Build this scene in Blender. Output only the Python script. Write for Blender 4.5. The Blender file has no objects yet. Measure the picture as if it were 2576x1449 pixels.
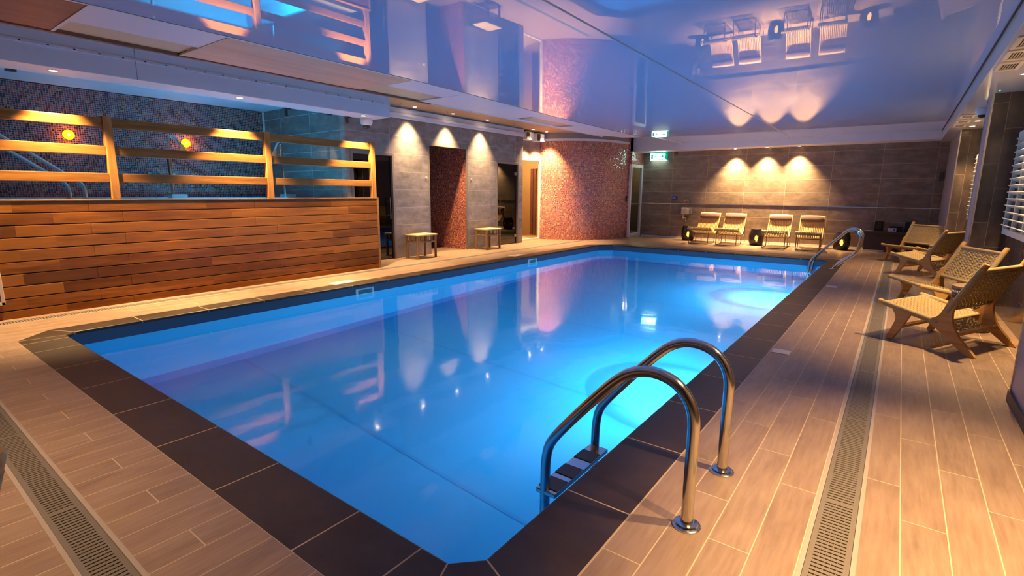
import bpy, bmesh, math, random
from mathutils import Vector, Matrix
from mathutils.geometry import tessellate_polygon
random.seed(7)
S = bpy.context.scene
C = S.collection
PI = math.pi

# ------------------------------------------------------------------ materials
class NB:
    """small node builder"""
    def __init__(s, name):
        s.m = bpy.data.materials.new(name); s.m.use_nodes = True
        s.t = s.m.node_tree; s.t.nodes.clear()
        s.out = s.n('ShaderNodeOutputMaterial')
    def n(s, typ, **kw):
        x = s.t.nodes.new(typ)
        for k, v in kw.items(): setattr(x, k, v)
        return x
    def put(s, sock, v):
        if v is None: return
        if isinstance(v, bpy.types.NodeSocket): s.t.links.new(v, sock)
        else:
            if sock.type == 'RGBA' and len(v) == 3: v = (*v, 1)
            sock.default_value = v
    def math(s, op, a, b=None, c=None, clamp=False):
        x = s.n('ShaderNodeMath', operation=op, use_clamp=clamp)
        s.put(x.inputs[0], a); s.put(x.inputs[1], b); s.put(x.inputs[2], c)
        return x.outputs[0]
    def vmath(s, op, a, b=None, scale=None):
        x = s.n('ShaderNodeVectorMath', operation=op)
        s.put(x.inputs[0], a); s.put(x.inputs[1], b)
        if scale is not None: s.put(x.inputs['Scale'], scale)
        return x.outputs[0]
    def xyz(s, v):
        x = s.n('ShaderNodeSeparateXYZ'); s.put(x.inputs[0], v); return x.outputs
    def vec(s, a=0., b=0., c=0.):
        x = s.n('ShaderNodeCombineXYZ')
        for i, v in enumerate((a, b, c)): s.put(x.inputs[i], v)
        return x.outputs[0]
    def obj(s): return s.n('ShaderNodeTexCoord').outputs['Object']
    def uv(s): return s.n('ShaderNodeTexCoord').outputs['UV']
    def noise(s, v, scale=5., detail=3., rough=.55):
        x = s.n('ShaderNodeTexNoise'); s.put(x.inputs['Vector'], v)
        x.inputs['Scale'].default_value = scale; x.inputs['Detail'].default_value = detail
        x.inputs['Roughness'].default_value = rough
        return x.outputs['Fac']
    def white(s, v):
        x = s.n('ShaderNodeTexWhiteNoise', noise_dimensions='3D'); s.put(x.inputs['Vector'], v)
        return x.outputs
    def mix(s, f, a, b):
        x = s.n('ShaderNodeMix', data_type='RGBA')
        s.put(x.inputs[0], f); s.put(x.inputs[6], a); s.put(x.inputs[7], b)
        return x.outputs[2]
    def ramp(s, f, stops, interp='LINEAR'):
        x = s.n('ShaderNodeValToRGB'); r = x.color_ramp; r.interpolation = interp
        while len(r.elements) < len(stops): r.elements.new(.5)
        for e, (p, c) in zip(r.elements, stops): e.position = p; e.color = (*c, 1)
        s.put(x.inputs[0], f); return x.outputs[0]
    def rng(s, f, a, b, c, d):
        x = s.n('ShaderNodeMapRange'); s.put(x.inputs[0], f)
        for i, v in enumerate((a, b, c, d)): x.inputs[i+1].default_value = v
        return x.outputs[0]
    def bump(s, h, strength=.3, dist=.01):
        x = s.n('ShaderNodeBump'); x.inputs['Strength'].default_value = strength
        x.inputs['Distance'].default_value = dist; s.put(x.inputs['Height'], h); return x.outputs[0]
    def pbr(s, color, rough=.5, metal=0., normal=None, spec=None, ior=None, coat=None):
        x = s.n('ShaderNodeBsdfPrincipled')
        s.put(x.inputs['Base Color'], color); s.put(x.inputs['Roughness'], rough); s.put(x.inputs['Metallic'], metal)
        if normal is not None: s.put(x.inputs['Normal'], normal)
        if spec is not None: s.put(x.inputs['Specular IOR Level'], spec)
        if ior is not None: s.put(x.inputs['IOR'], ior)
        if coat is not None:
            s.put(x.inputs['Coat Weight'], coat); s.put(x.inputs['Coat Roughness'], .05)
        return x.outputs[0]
    def done(s, shader):
        s.t.links.new(shader, s.out.inputs['Surface']); return s.m

def plain(name, color, rough=.5, metal=0., var=.12, scale=14., bump=0., spec=None):
    b = NB(name); v = b.obj()
    f = b.noise(v, scale, 3.)
    lo = tuple(c*(1-var) for c in color); hi = tuple(min(1, c*(1+var)) for c in color)
    col = b.mix(f, lo, hi)
    nrm = b.bump(b.noise(v, scale*6, 2.), bump, .004) if bump else None
    return b.done(b.pbr(col, rough, metal, nrm, spec))

def emit(name, color, strength):
    b = NB(name); e = b.n('ShaderNodeEmission'); b.put(e.inputs[0], color); e.inputs[1].default_value = strength
    return b.done(e.outputs[0])

def cell(b, x, size, off=0.):
    """index and position inside the cell (metres) along one axis"""
    q = b.math('DIVIDE', b.math('SUBTRACT', x, off), size)
    i = b.math('FLOOR', q)
    f = b.math('MULTIPLY', b.math('SUBTRACT', q, i), size)
    return i, f
def edge(b, f, size, g):
    """1 on the joint, 0 on the tile"""
    d = b.math('MINIMUM', f, b.math('SUBTRACT', size, f))
    return b.math('LESS_THAN', d, g*.5)

def deck_mat():
    b = NB('wood_look_floor_tile'); v = b.obj(); x, y, z = b.xyz(v)
    i, fx = cell(b, x, .1475, .146)
    L = .888
    y2 = b.math('ADD', y, b.math('MULTIPLY', b.math('ADD', i, 6.), L/3))
    j, fy = cell(b, y2, L, 1.562)
    g = b.math('MAXIMUM', edge(b, fx, .1475, .0045), edge(b, fy, L, .0045))
    rnd = b.white(b.vec(i, j, 3.))
    r1 = rnd['Value']
    off = b.vmath('SCALE', rnd['Color'], scale=9.)
    gv = b.vmath('ADD', b.vmath('MULTIPLY', v, (17., 1.6, 1.)), off)
    grain = b.noise(gv, 3.2, 5., .62)
    cloud = b.noise(b.vmath('ADD', b.vmath('MULTIPLY', v, (3., 1.2, 1.)), off), 2.2, 3.)
    f = b.math('ADD', b.math('MULTIPLY', grain, .55), b.math('MULTIPLY', cloud, .45))
    wood = b.ramp(f, [(.3, (.17, .107, .073)), (.5, (.265, .172, .118)), (.7, (.35, .24, .17))])
    wood = b.mix(b.math('MULTIPLY', r1, .35), wood, (.25, .15, .10))
    col = b.mix(g, wood, (.50, .36, .25))
    h = b.math('ADD', b.math('MULTIPLY', grain, .35), b.math('MULTIPLY', g, -.6))
    return b.done(b.pbr(col, b.math('ADD', .40, b.math('MULTIPLY', g, .4)), 0., b.bump(h, .25, .004), spec=.4))

def wall_tile(name, axis, tw, th, u0, v0, base, grout, rough=.22, vert=False, spec=.5, row_shift=0.):
    b = NB(name); v = b.obj(); x, y, z = b.xyz(v)
    u = x if axis == 'X' else y
    j, fv = cell(b, z, th, v0)
    if row_shift: u = b.math('ADD', u, b.math('MULTIPLY', j, row_shift))
    i, fu = cell(b, u, tw, u0)
    if vert:
        i, fu = cell(b, u, tw, u0)
        z2 = b.math('ADD', z, b.math('MULTIPLY', b.math('MODULO', i, 2.), th*.42))
        j, fv = cell(b, z2, th, v0)
    g = b.math('MAXIMUM', edge(b, fu, tw, .005), edge(b, fv, th, .005))
    rnd = b.white(b.vec(i, j, 1.)); off = b.vmath('SCALE', rnd['Color'], scale=20.)
    st = (1.1, 1.1, 3.2) if not vert else (3.2, 3.2, 1.1)
    n1 = b.noise(b.vmath('ADD', b.vmath('MULTIPLY', v, st), off), 2.2, 6., .62)
    n2 = b.noise(b.vmath('ADD', v, off), 9., 4., .6)
    f = b.math('ADD', b.math('MULTIPLY', n1, .7), b.math('MULTIPLY', n2, .3))
    lo = tuple(c*.55 for c in base); hi = tuple(c*1.55 for c in base)
    col = b.ramp(f, [(.3, lo), (.52, base), (.72, hi)])
    col = b.mix(b.math('MULTIPLY', rnd['Value'], .22), col, tuple(c*.75 for c in base))
    col = b.mix(g, col, grout)
    ro = b.math('ADD', b.math('MULTIPLY', n1, .16), rough-.08)
    ro = b.mix(g, ro, (.6, .6, .6))
    return b.done(b.pbr(col, ro, 0., b.bump(b.math('MULTIPLY', g, -1.), .3, .003), spec=spec))

def mosaic(name, src, pitch, stops, grout, gw=.0032, tilt=.10, rough=.14, metal=0., spec=.75):
    b = NB(name)
    if src == 'UV': u, v, _ = b.xyz(b.uv())
    else:
        x, y, z = b.xyz(b.obj()); u = x if src == 'X' else y; v = z
    i, fu = cell(b, u, pitch); j, fv = cell(b, v, pitch)
    g = b.math('MAXIMUM', edge(b, fu, pitch, gw), edge(b, fv, pitch, gw))
    rnd = b.white(b.vec(i, j, 2.))
    col = b.ramp(rnd['Value'], stops, 'CONSTANT')
    col = b.mix(g, col, grout)
    nrm = b.n('ShaderNodeNewGeometry').outputs['Normal']
    tl = b.vmath('SCALE', b.vmath('SUBTRACT', rnd['Color'], (.5, .5, .5)), scale=b.math('MULTIPLY', b.math('SUBTRACT', 1., g), tilt*2))
    nn = b.vmath('NORMALIZE', b.vmath('ADD', nrm, tl))
    ro = b.mix(g, (rough,)*3, (.6,)*3)
    return b.done(b.pbr(col, ro, metal, nn, spec=spec))

def wood(name, c0, c1, c2, axis=1, rough=.38, scale=1., planks=None):
    """grain runs along the axis; planks = (height, joint table) gives boards of their own tone"""
    b = NB(name); v = b.obj()
    st = [14.*scale]*3; st[axis] = 1.1*scale
    oi = b.n('ShaderNodeObjectInfo').outputs['Random']
    off = b.vec(b.math('MULTIPLY', oi, 9.), b.math('MULTIPLY', oi, 5.), 0.)
    vv = b.vmath('ADD', b.vmath('MULTIPLY', v, tuple(st)), off)
    tone = None
    if planks:
        ph, z0, jw, j0 = planks
        x, y, z = b.xyz(v)
        k = b.math('FLOOR', b.math('DIVIDE', b.math('SUBTRACT', z0, z), ph))
        q = b.math('FLOOR', b.math('DIVIDE', b.math('SUBTRACT', b.math('ADD', y, b.math('MULTIPLY', b.math('MODULO', k, 2.), -.302)), j0), jw))
        rn = b.white(b.vec(k, q, 5.))
        tone = rn['Value']; vv = b.vmath('ADD', vv, b.vmath('SCALE', rn['Color'], scale=12.))
    g = b.noise(vv, 1.6, 5., .6)
    g2 = b.noise(vv, 6., 2., .5)
    f = b.math('ADD', b.math('MULTIPLY', g, .75), b.math('MULTIPLY', g2, .25))
    col = b.ramp(f, [(.3, c0), (.5, c1), (.72, c2)])
    if tone is not None:
        col = b.mix(b.rng(tone, .45, 1, 0, .8), col, tuple(c*.42 for c in c1))
        col = b.mix(b.rng(tone, .35, 0, 0, .55), col, c2)
    return b.done(b.pbr(col, rough, 0., b.bump(f, .08, .004), spec=.22))

def water(name, scale, strength, tint=(1, 1, 1), rough=.03):
    b = NB(name); v = b.obj()
    h = b.math('ADD', b.noise(b.vmath('MULTIPLY', v, (1., 1., 1.)), scale, 2., .5),
               b.math('MULTIPLY', b.noise(v, scale*4.5, 1., .5), .10))
    x = b.n('ShaderNodeBsdfGlass'); b.put(x.inputs['Color'], tint)
    x.inputs['IOR'].default_value = 1.333; x.inputs['Roughness'].default_value = rough
    b.put(x.inputs['Normal'], b.bump(h, strength, .03))
    return b.done(x.outputs[0])

def tinted_glass(name, tint, ior=1.75, rough=.0):
    b = NB(name)
    t = b.n('ShaderNodeBsdfTransparent'); b.put(t.inputs[0], tint)
    gl = b.n('ShaderNodeBsdfGlossy'); gl.inputs['Roughness'].default_value = rough; b.put(gl.inputs['Color'], (.95, .95, .95))
    fr = b.n('ShaderNodeFresnel'); fr.inputs[0].default_value = ior
    mx = b.n('ShaderNodeMixShader'); b.put(mx.inputs[0], b.math('MULTIPLY', fr.outputs[0], b.math('SUBTRACT', 1., b.n('ShaderNodeNewGeometry').outputs['Backfacing'])))
    b.t.links.new(t.outputs[0], mx.inputs[1]); b.t.links.new(gl.outputs[0], mx.inputs[2])
    return b.done(mx.outputs[0])

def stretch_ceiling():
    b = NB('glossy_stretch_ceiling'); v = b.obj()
    col = b.mix(b.noise(v, .8, 2.), (.47, .56, .87), (.50, .59, .90))  # whitish film with the pool's blue light tinted into its colour
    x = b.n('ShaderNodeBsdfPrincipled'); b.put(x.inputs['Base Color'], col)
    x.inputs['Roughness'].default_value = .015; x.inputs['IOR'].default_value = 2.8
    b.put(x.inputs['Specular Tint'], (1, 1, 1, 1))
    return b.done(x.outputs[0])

def rope_mat(name, c, axis, pitch=.007):
    b = NB(name); v = b.obj(); co = b.xyz(v)[axis]
    w = b.math('ABSOLUTE', b.math('SINE', b.math('MULTIPLY', co, PI/pitch)))
    n = b.noise(v, 60., 2.)
    col = b.mix(b.math('ADD', b.math('MULTIPLY', w, .6), b.math('MULTIPLY', n, .4)), tuple(k*.6 for k in c), tuple(min(1, k*1.15) for k in c))
    return b.done(b.pbr(col, .65, 0., b.bump(w, .6, .003)))

M = {}
M['deck'] = deck_mat()
M['tile_w'] = wall_tile('grey_wall_tile_side', 'Y', .992, .3375, 6.55, -.0275, (.25, .215, .215), (.40, .35, .33))
M['tile_f'] = wall_tile('grey_wall_tile_end', 'X', .995, .3325, -.455, 0., (.205, .150, .118), (.48, .37, .27), rough=.20)
M['tile_teal'] = wall_tile('grey_wall_tile_tub', 'X', .995, .3375, -7.86, -.0275, (.17, .16, .155), (.5, .5, .5))
M['tile_v'] = wall_tile('brown_upright_tile_end', 'X', .152, .68, .698, .30, (.105, .074, .06), (.24, .18, .14), rough=.2, vert=True)
M['tile_vy'] = wall_tile('brown_upright_tile_side', 'Y', .3, .66, 8.27, .30, (.105, .078, .066), (.24, .18, .14), rough=.12, vert=True)
M['tile_side'] = plain('pier_side_pool_tint', (.30, .28, .36), .35, var=.05)  # pool's blue glow mixed into the colour of the pier sides
M['coping'] = wall_tile('dark_coping_tile', 'X', 50., 50., -25., -25., (.042, .026, .018), (.05, .03, .02), rough=.45, spec=.25)
M['grout'] = plain('pale_grout', (.47, .34, .23), .8, var=.1)
red = [(0, (.26, .06, .06)), (.16, (.50, .11, .08)), (.34, (.36, .075, .075)), (.5, (.62, .21, .09)), (.62, (.44, .09, .09)),
       (.76, (.10, .035, .05)), (.86, (.72, .34, .14)), (.94, (.26, .11, .20))]
M['mosaic_col'] = mosaic('red_glass_mosaic_curved', 'UV', .0265, red, (.50, .36, .30), tilt=.19, rough=.10)
M['mosaic_rec'] = mosaic('red_glass_mosaic_shower', 'X', .0265, red, (.36, .22, .17), tilt=.05)
M['mosaic_y'] = mosaic('red_glass_mosaic_lintel', 'Y', .0265, red, (.36, .22, .17), tilt=.13)
dk = [(0, (.18, .020, .016)), (.25, (.05, .008, .012)), (.45, (.26, .030, .022)), (.6, (.02, .006, .012)), (.75, (.34, .055, .025)),
      (.88, (.42, .12, .025)), (.95, (.22, .05, .10))]
M['mosaic_tub'] = mosaic('dark_glass_mosaic_tub', 'Y', .0300, dk, (.46, .28, .31), gw=.0036, tilt=.11, spec=.4)
M['liner'] = plain('blue_pool_liner', (.010, .27, .58), .6, var=.04, scale=.7)
M['liner_dark'] = plain('navy_waterline_liner', (.045, .075, .14), .45, var=.08, scale=2.)
M['liner_seam'] = plain('pool_liner_seam', (.003, .13, .42), .6, var=.03)
M['liner_line'] = plain('pool_floor_seam', (.008, .225, .53), .6, var=.03)
M['water'] = water('pool_water_surface', 2.4, .065, (.93, .98, 1.), .06)
M['tubwater'] = water('tub_water_surface', 3., .10, (.75, .95, 1.))
M['tubliner'] = plain('pale_tub_liner', (.12, .5, .66), .6, var=.05)
M['timber'] = wood('iroko_cladding', (.105, .028, .003), (.205, .062, .005), (.35, .125, .016), axis=1, planks=(.1215, 1.172, 1.805, -.075))
M['timber_rail'] = wood('iroko_rail', (.115, .043, .009), (.195, .080, .019), (.29, .135, .038), axis=1, rough=.33)
M['timber_post'] = wood('iroko_post', (.16, .062, .015), (.27, .115, .030), (.40, .185, .055), axis=2, rough=.35)
M['white_soffit'] = plain('white_plaster_blue_spill', (.71, .72, .86), .45, var=.03, scale=3.)  # white paint, blue spill from the pool put into the colour
M['white_trim'] = plain('white_painted_metal', (.72, .70, .70), .35, var=.03)
M['soffit_gloss'] = plain('satin_white_soffit', (.66, .62, .62), .14, var=.02, scale=3.)
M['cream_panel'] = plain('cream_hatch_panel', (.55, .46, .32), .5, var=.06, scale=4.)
M['ply_dark'] = wood('dark_plywood', (.20, .075, .045), (.26, .10, .06), (.32, .135, .08), axis=1, scale=.5, rough=.5)
M['ply_light'] = wood('light_plywood', (.54, .34, .26), (.66, .44, .34), (.74, .53, .43), axis=1, scale=.4, rough=.5)
M['batten'] = wood('brown_batten', (.14, .055, .035), (.18, .07, .045), (.22, .09, .06), axis=1, rough=.5)
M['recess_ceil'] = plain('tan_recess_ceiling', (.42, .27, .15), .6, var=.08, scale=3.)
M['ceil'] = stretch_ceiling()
M['seam'] = plain('ceiling_seam_profile', (.26, .22, .24), .4, var=.05)
M['dark_gap'] = plain('near_black_joint', (.015, .015, .018), .6)  # even near-black for channel bed, board backing and ceiling edge
M['chrome'] = plain('brushed_steel', (.62, .60, .57), .16, 1., var=.05, scale=40.)
M['mirror_trim'] = plain('polished_steel_trim', (.72, .70, .66), .12, 1., var=.08, scale=30., bump=.5)
M['steel'] = plain('satin_steel', (.55, .54, .52), .3, 1., var=.06, scale=30.)
M['drain'] = plain('grey_drain_grating', (.155, .125, .10), .5, var=.1, scale=20.)
M['drain_frame'] = plain('drain_frame_strip', (.34, .27, .23), .5, var=.1)
M['black'] = plain('black_plastic', (.012, .012, .013), .4, var=.2)
M['blackmatte'] = plain('black_soft_foam', (.006, .006, .007), .8, var=.2)
M['door_alu'] = plain('grey_door_aluminium', (.22, .18, .165), .4, .15, var=.05)
M['door_white'] = plain('white_door_frame', (.74, .72, .68), .4, var=.03)
M['glass_dark'] = tinted_glass('tinted_door_glass', (.10, .09, .08), 1.75)
M['glass_clear'] = tinted_glass('clear_door_glass', (.9, .88, .84), 1.45)
M['room_dark'] = plain('dark_room_tile', (.045, .035, .03), .5, var=.2, scale=4.)
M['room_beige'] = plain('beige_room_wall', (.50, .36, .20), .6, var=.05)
M['slat_brown'] = wood('brown_interior_slat', (.10, .045, .025), (.16, .07, .04), (.2, .1, .06), axis=2)
M['teak'] = wood('teak_chair_frame', (.40, .195, .055), (.54, .285, .085), (.66, .38, .13), axis=0, rough=.4, scale=1.4)
M['rope'] = plain('natural_woven_cord', (.43, .30, .135), .65, var=.22, scale=60., bump=.5)
M['rope_x'] = rope_mat('cord_wrap_lengthways', (.43, .30, .135), 0)
M['rope_y'] = rope_mat('cord_wrap_crossways', (.43, .30, .135), 1)
M['rope_z'] = rope_mat('cord_wrap_upright', (.42, .29, .13), 2)
M['slat'] = wood('ash_lounger_slat', (.42, .24, .085), (.55, .34, .135), (.66, .44, .20), axis=1, rough=.4)
M['cushion'] = plain('headrest_fabric_lit', (.42, .29, .17), .8, var=.1, scale=20., bump=.3)
M['cushion_shaded'] = plain('headrest_fabric_shaded', (.12, .06, .045), .8, var=.1, scale=20., bump=.3)
M['rod'] = plain('bronze_steel_rod', (.20, .15, .10), .35, .8, var=.05)
M['drum'] = plain('dark_glazed_ceramic', (.035, .027, .02), .25, var=.35, scale=25.)
M['flame'] = emit('candle_glow', (1., .40, .06), 3.2)
M['stool_top'] = plain('pale_stool_seat', (.52, .40, .20), .5, var=.12, scale=10.)
M['bamboo'] = wood('brown_bamboo_cane', (.16, .085, .035), (.26, .14, .06), (.36, .21, .10), axis=2, rough=.4)
M['lamp'] = emit('lamp_bulb_glow', (1., .72, .38), 45.)
M['amber'] = emit('amber_wall_lens', (1., .50, .01), 2.2)
M['exit_white'] = emit('sign_white_face', (.55, 1., .84), 12.)
M['exit_green'] = emit('sign_green_face', (.0, .42, .24), 1.)
M['led_green'] = emit('green_indicator', (.05, 1., .3), 6.)
M['pool_lens'] = emit('pool_lamp_lens', (.55, .88, 1.), 18.)
M['tub_lens'] = emit('tub_lamp_lens', (.10, .70, 1.), 14.)
M['blue_box'] = plain('blue_plastic', (.01, .03, .30), .35, var=.05)
M['red_box'] = plain('red_plastic', (.25, .008, .012), .35, var=.05)
M['white_card'] = plain('white_card', (.62, .58, .60), .5, var=.03)
M['maroon'] = plain('maroon_print', (.22, .03, .035), .5, var=.05)
M['bench'] = plain('dark_stained_bench', (.050, .026, .015), .4, var=.25, scale=8.)
M['white_slat'] = plain('white_shutter_paint', (.80, .76, .68), .35, var=.03)
M['skimmer'] = plain('white_skimmer_plastic', (.62, .66, .72), .35, var=.03)
M['skim_in'] = plain('teal_skimmer_flap', (.03, .20, .22), .3, var=.4, scale=8.)
M['plate'] = plain('pale_deck_plate', (.62, .50, .46), .35, var=.05)
M['vent'] = plain('cream_vent_enamel', (.66, .54, .42), .4, var=.03)
M['vent_slat'] = plain('grey_vent_blade', (.34, .28, .22), .45, var=.05)
M['navy'] = plain('dark_outside_night', (.05, .045, .06), .3, var=.2)
M['yellow'] = plain('olive_room_beyond', (.26, .22, .05), .5, var=.1)
M['step'] = plain('black_step_tread', (.02, .025, .035), .5, var=.2)
M['batik'] = mosaic('batik_patterned_stool', 'UV', .0135, [(0, (.03, .02, .012)), (.45, (.30, .20, .10)), (.6, (.03, .02, .015)), (.8, (.42, .30, .16))], (.06, .04, .025), gw=.004, tilt=.05, rough=.5)
M['batik_top'] = plain('stool_top_wood', (.20, .13, .07), .5, var=.25, scale=12.)
M['sprink'] = plain('sprinkler_chrome', (.7, .7, .72), .2, 1.)

# ------------------------------------------------------------------ mesh helpers
class MB:
    def __init__(s): s.v = []; s.f = []; s.mi = []; s.uvs = {}
    def add(s, vs, fs, mi=0):
        o = len(s.v); s.v += [tuple(p) for p in vs]
        for f in fs: s.f.append(tuple(i+o for i in f)); s.mi.append(mi)
        return o
    def box(s, x0, y0, z0, x1, y1, z1, mi=0):
        x0, x1 = sorted((x0, x1)); y0, y1 = sorted((y0, y1)); z0, z1 = sorted((z0, z1))
        vs = [(x0,y0,z0),(x1,y0,z0),(x1,y1,z0),(x0,y1,z0),(x0,y0,z1),(x1,y0,z1),(x1,y1,z1),(x0,y1,z1)]
        s.add(vs, [(3,2,1,0),(4,5,6,7),(0,1,5,4),(1,2,6,5),(2,3,7,6),(3,0,4,7)], mi); return s
    def obox(s, c, ax, ay, az, mi=0):
        c, ax, ay, az = map(Vector, (c, ax, ay, az))
        vs = [c+i*ax+j*ay+k*az for k in (-1, 1) for j, i in ((-1,-1),(-1,1),(1,1),(1,-1))]
        s.add(vs, [(3,2,1,0),(4,5,6,7),(0,1,5,4),(1,2,6,5),(2,3,7,6),(3,0,4,7)], mi); return s
    def quad(s, a, b, c, d, mi=0): s.add([a, b, c, d], [(0,1,2,3)], mi); return s
    def poly(s, outer, holes=(), z=0., up=True, mi=0):
        loops = [[Vector((p[0], p[1], 0)) for p in outer]] + [[Vector((p[0], p[1], 0)) for p in h] for h in holes]
        tris = tessellate_polygon(loops); pts = [p for l in loops for p in l]
        fs = []
        for t in tris:
            a, b, c = (pts[i] for i in t)
            n = (b-a).cross(c-a).z
            fs.append(t if (n > 0) == up else t[::-1])
        s.add([(p.x, p.y, z) for p in pts], fs, mi); return s
    def prism(s, pts, axis, a, b, mi=0):
        """2D outline extruded along axis (0,1,2) between a and b"""
        def P(u, w, t): return [(t, u, w), (u, t, w), (u, w, t)][axis]
        n = len(pts)
        vs = [P(u, w, a) for u, w in pts] + [P(u, w, b) for u, w in pts]
        tris = tessellate_polygon([[Vector((u, w, 0)) for u, w in pts]])
        fs = [tuple(t) for t in tris] + [tuple(i+n for i in t[::-1]) for t in tris]
        fs += [(i, (i+1) % n, (i+1) % n+n, i+n) for i in range(n)]
        s.add(vs, fs, mi); return s
    def tube(s, pts, r, seg=10, mi=0, caps=True, flat=None):
        pts = [Vector(p) for p in pts]; n = len(pts)
        rr = r if isinstance(r, (list, tuple)) else [r]*n
        T = []
        for i in range(n):
            t = (pts[min(i+1, n-1)]-pts[max(i-1, 0)])
            T.append(t.normalized() if t.length > 1e-9 else Vector((0, 0, 1)))
        ref = Vector((0, 0, 1)) if abs(T[0].z) < .9 else Vector((1, 0, 0))
        N = T[0].cross(ref).normalized(); vs = []
        for i in range(n):
            N = (N - T[i]*N.dot(T[i])).normalized(); B = T[i].cross(N)
            for k in range(seg):
                a = 2*PI*k/seg; vs.append(pts[i]+(N*math.cos(a)+B*math.sin(a))*rr[i])
        fs = [(i*seg+k, i*seg+(k+1) % seg, (i+1)*seg+(k+1) % seg, (i+1)*seg+k) for i in range(n-1) for k in range(seg)]
        if caps: fs += [tuple(range(seg))[::-1], tuple((n-1)*seg+k for k in range(seg))]
        s.add(vs, fs, mi); return s
    def lathe(s, prof, seg=24, c=(0, 0, 0), mi=0, uv=False):
        """profile of (radius, z)"""
        vs = [(c[0]+r*math.cos(2*PI*k/seg), c[1]+r*math.sin(2*PI*k/seg), c[2]+z) for r, z in prof for k in range(seg)]
        fs = [(i*seg+k, i*seg+(k+1) % seg, (i+1)*seg+(k+1) % seg, (i+1)*seg+k) for i in range(len(prof)-1) for k in range(seg)]
        o = len(s.f); s.add(vs, fs, mi)
        if uv:
            L = 0.
            for i in range(len(prof)-1):
                L2 = L+math.hypot(prof[i+1][0]-prof[i][0], prof[i+1][1]-prof[i][1]); R = max(prof[i][0], .05)
                for k in range(seg):
                    a, b = 2*PI*k/seg*R, 2*PI*(k+1)/seg*R
                    s.uvs[o+i*seg+k] = [(a, L), (b, L), (b, L2), (a, L2)]
                L = L2
        return s
    def build(s, name, mat, parent=None, bevel=0., smooth=False, world=True, seg=2):
        me = bpy.data.meshes.new(name)
        off = Vector(parent_loc(parent)) if (parent is not None and world) else Vector((0, 0, 0))
        me.from_pydata([Vector(p)-off for p in s.v], [], s.f)
        for m in (mat if isinstance(mat, (list, tuple)) else [mat]): me.materials.append(M[m] if isinstance(m, str) else m)
        for p, i in zip(me.polygons, s.mi): p.material_index = i; p.use_smooth = smooth
        if s.uvs:
            l = me.uv_layers.new(name='UVMap')
            for pi, c in s.uvs.items():
                for li, uv in zip(me.polygons[pi].loop_indices, c): l.data[li].uv = uv
        bm = bmesh.new(); bm.from_mesh(me); bmesh.ops.recalc_face_normals(bm, faces=bm.faces) if name not in NORECALC else None
        bm.to_mesh(me); bm.free(); me.update()
        o = bpy.data.objects.new(name, me); C.objects.link(o)
        if parent is not None: o.parent = parent
        if bevel:
            m = o.modifiers.new('bevel', 'BEVEL'); m.width = bevel; m.segments = seg; m.limit_method = 'ANGLE'; m.angle_limit = .7
        if smooth and bevel == 0:
            try:
                m = me; m.set_sharp_from_angle(angle=.75)
            except Exception: pass
        return o
NORECALC = {'floor', 'pool_basin', 'pool_water', 'hot_tub_water', 'ceiling'}
def parent_loc(o):
    v = Vector((0, 0, 0))
    while o is not None: v = v+Vector(o.location); o = o.parent
    return v
def tag(o, label, cat, group=None, kind=None):
    o['label'] = label; o['category'] = cat
    if group: o['group'] = group
    if kind: o['kind'] = kind
    return o
def struct(o, label=None):
    o['kind'] = 'structure'
    if label: o['label'] = label
    return o
def thing(name, label, cat, loc=(0, 0, 0), rotz=0., group=None):
    o = bpy.data.objects.new(name, None); C.objects.link(o); o.empty_display_size = .1
    o.location = loc; o.rotation_euler = (0, 0, rotz)
    return tag(o, label, cat, group)
def kids(o): return [c for c in bpy.data.objects if c.parent == o]
def dup(root, loc, rotz=0., label=None):
    ch = {o: [] for o in bpy.data.objects}
    for o in bpy.data.objects:
        if o.parent: ch[o.parent].append(o)
    def rec(o, par):
        c = o.copy(); C.objects.link(c)
        if par is not None: c.parent = par
        for k in ch[o]: rec(k, c)
        return c
    r = rec(root, None); r.location = loc; r.rotation_euler = (0, 0, rotz)
    if label: r['label'] = label
    return r
def bez(p0, p1, p2, n=8):
    p0, p1, p2 = map(Vector, (p0, p1, p2))
    return [(1-t)**2*p0+2*t*(1-t)*p1+t*t*p2 for t in (i/n for i in range(n+1))]
def rounded(pts, r, n=6):
    """polyline with its inner corners rounded"""
    pts = [Vector(p) for p in pts]; out = [pts[0]]
    for a, b, c in zip(pts, pts[1:], pts[2:]):
        d1 = (a-b); d2 = (c-b); q = min(r, d1.length*.49, d2.length*.49)
        out += bez(b+d1.normalized()*q, b, b+d2.normalized()*q, n)
    return out+[pts[-1]]
def chaikin(pts, n=2):
    for _ in range(n):
        q = [pts[0]]
        for a, b in zip(pts, pts[1:]):
            q += [tuple(.75*u+.25*w for u, w in zip(a, b)), tuple(.25*u+.75*w for u, w in zip(a, b))]
        pts = q+[pts[-1]]
    return pts
def chaikin_closed(pts, n=2):
    for _ in range(n):
        q = []
        for a, b in zip(pts, pts[1:]+pts[:1]):
            q += [tuple(.75*u+.25*w for u, w in zip(a, b)), tuple(.25*u+.75*w for u, w in zip(a, b))]
        pts = q
    return pts
WARM = (1., .66, .30)
LP = 1.0
def spot(parent, loc, power, size=75., blend=.5, color=WARM, aim=(0, 0, -1), radius=.03, name='bulb_light'):
    l = bpy.data.lights.new(name, 'SPOT'); l.energy = power*LP*2.4; l.color = color; l.spot_size = math.radians(size)
    l.spot_blend = blend; l.shadow_soft_size = radius
    o = bpy.data.objects.new(name, l); C.objects.link(o)
    if parent: o.parent = parent
    o.location = Vector(loc)-(parent_loc(parent) if parent else Vector((0, 0, 0)))
    o.rotation_euler = Vector(aim).to_track_quat('-Z', 'Y').to_euler()
    return o
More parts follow.
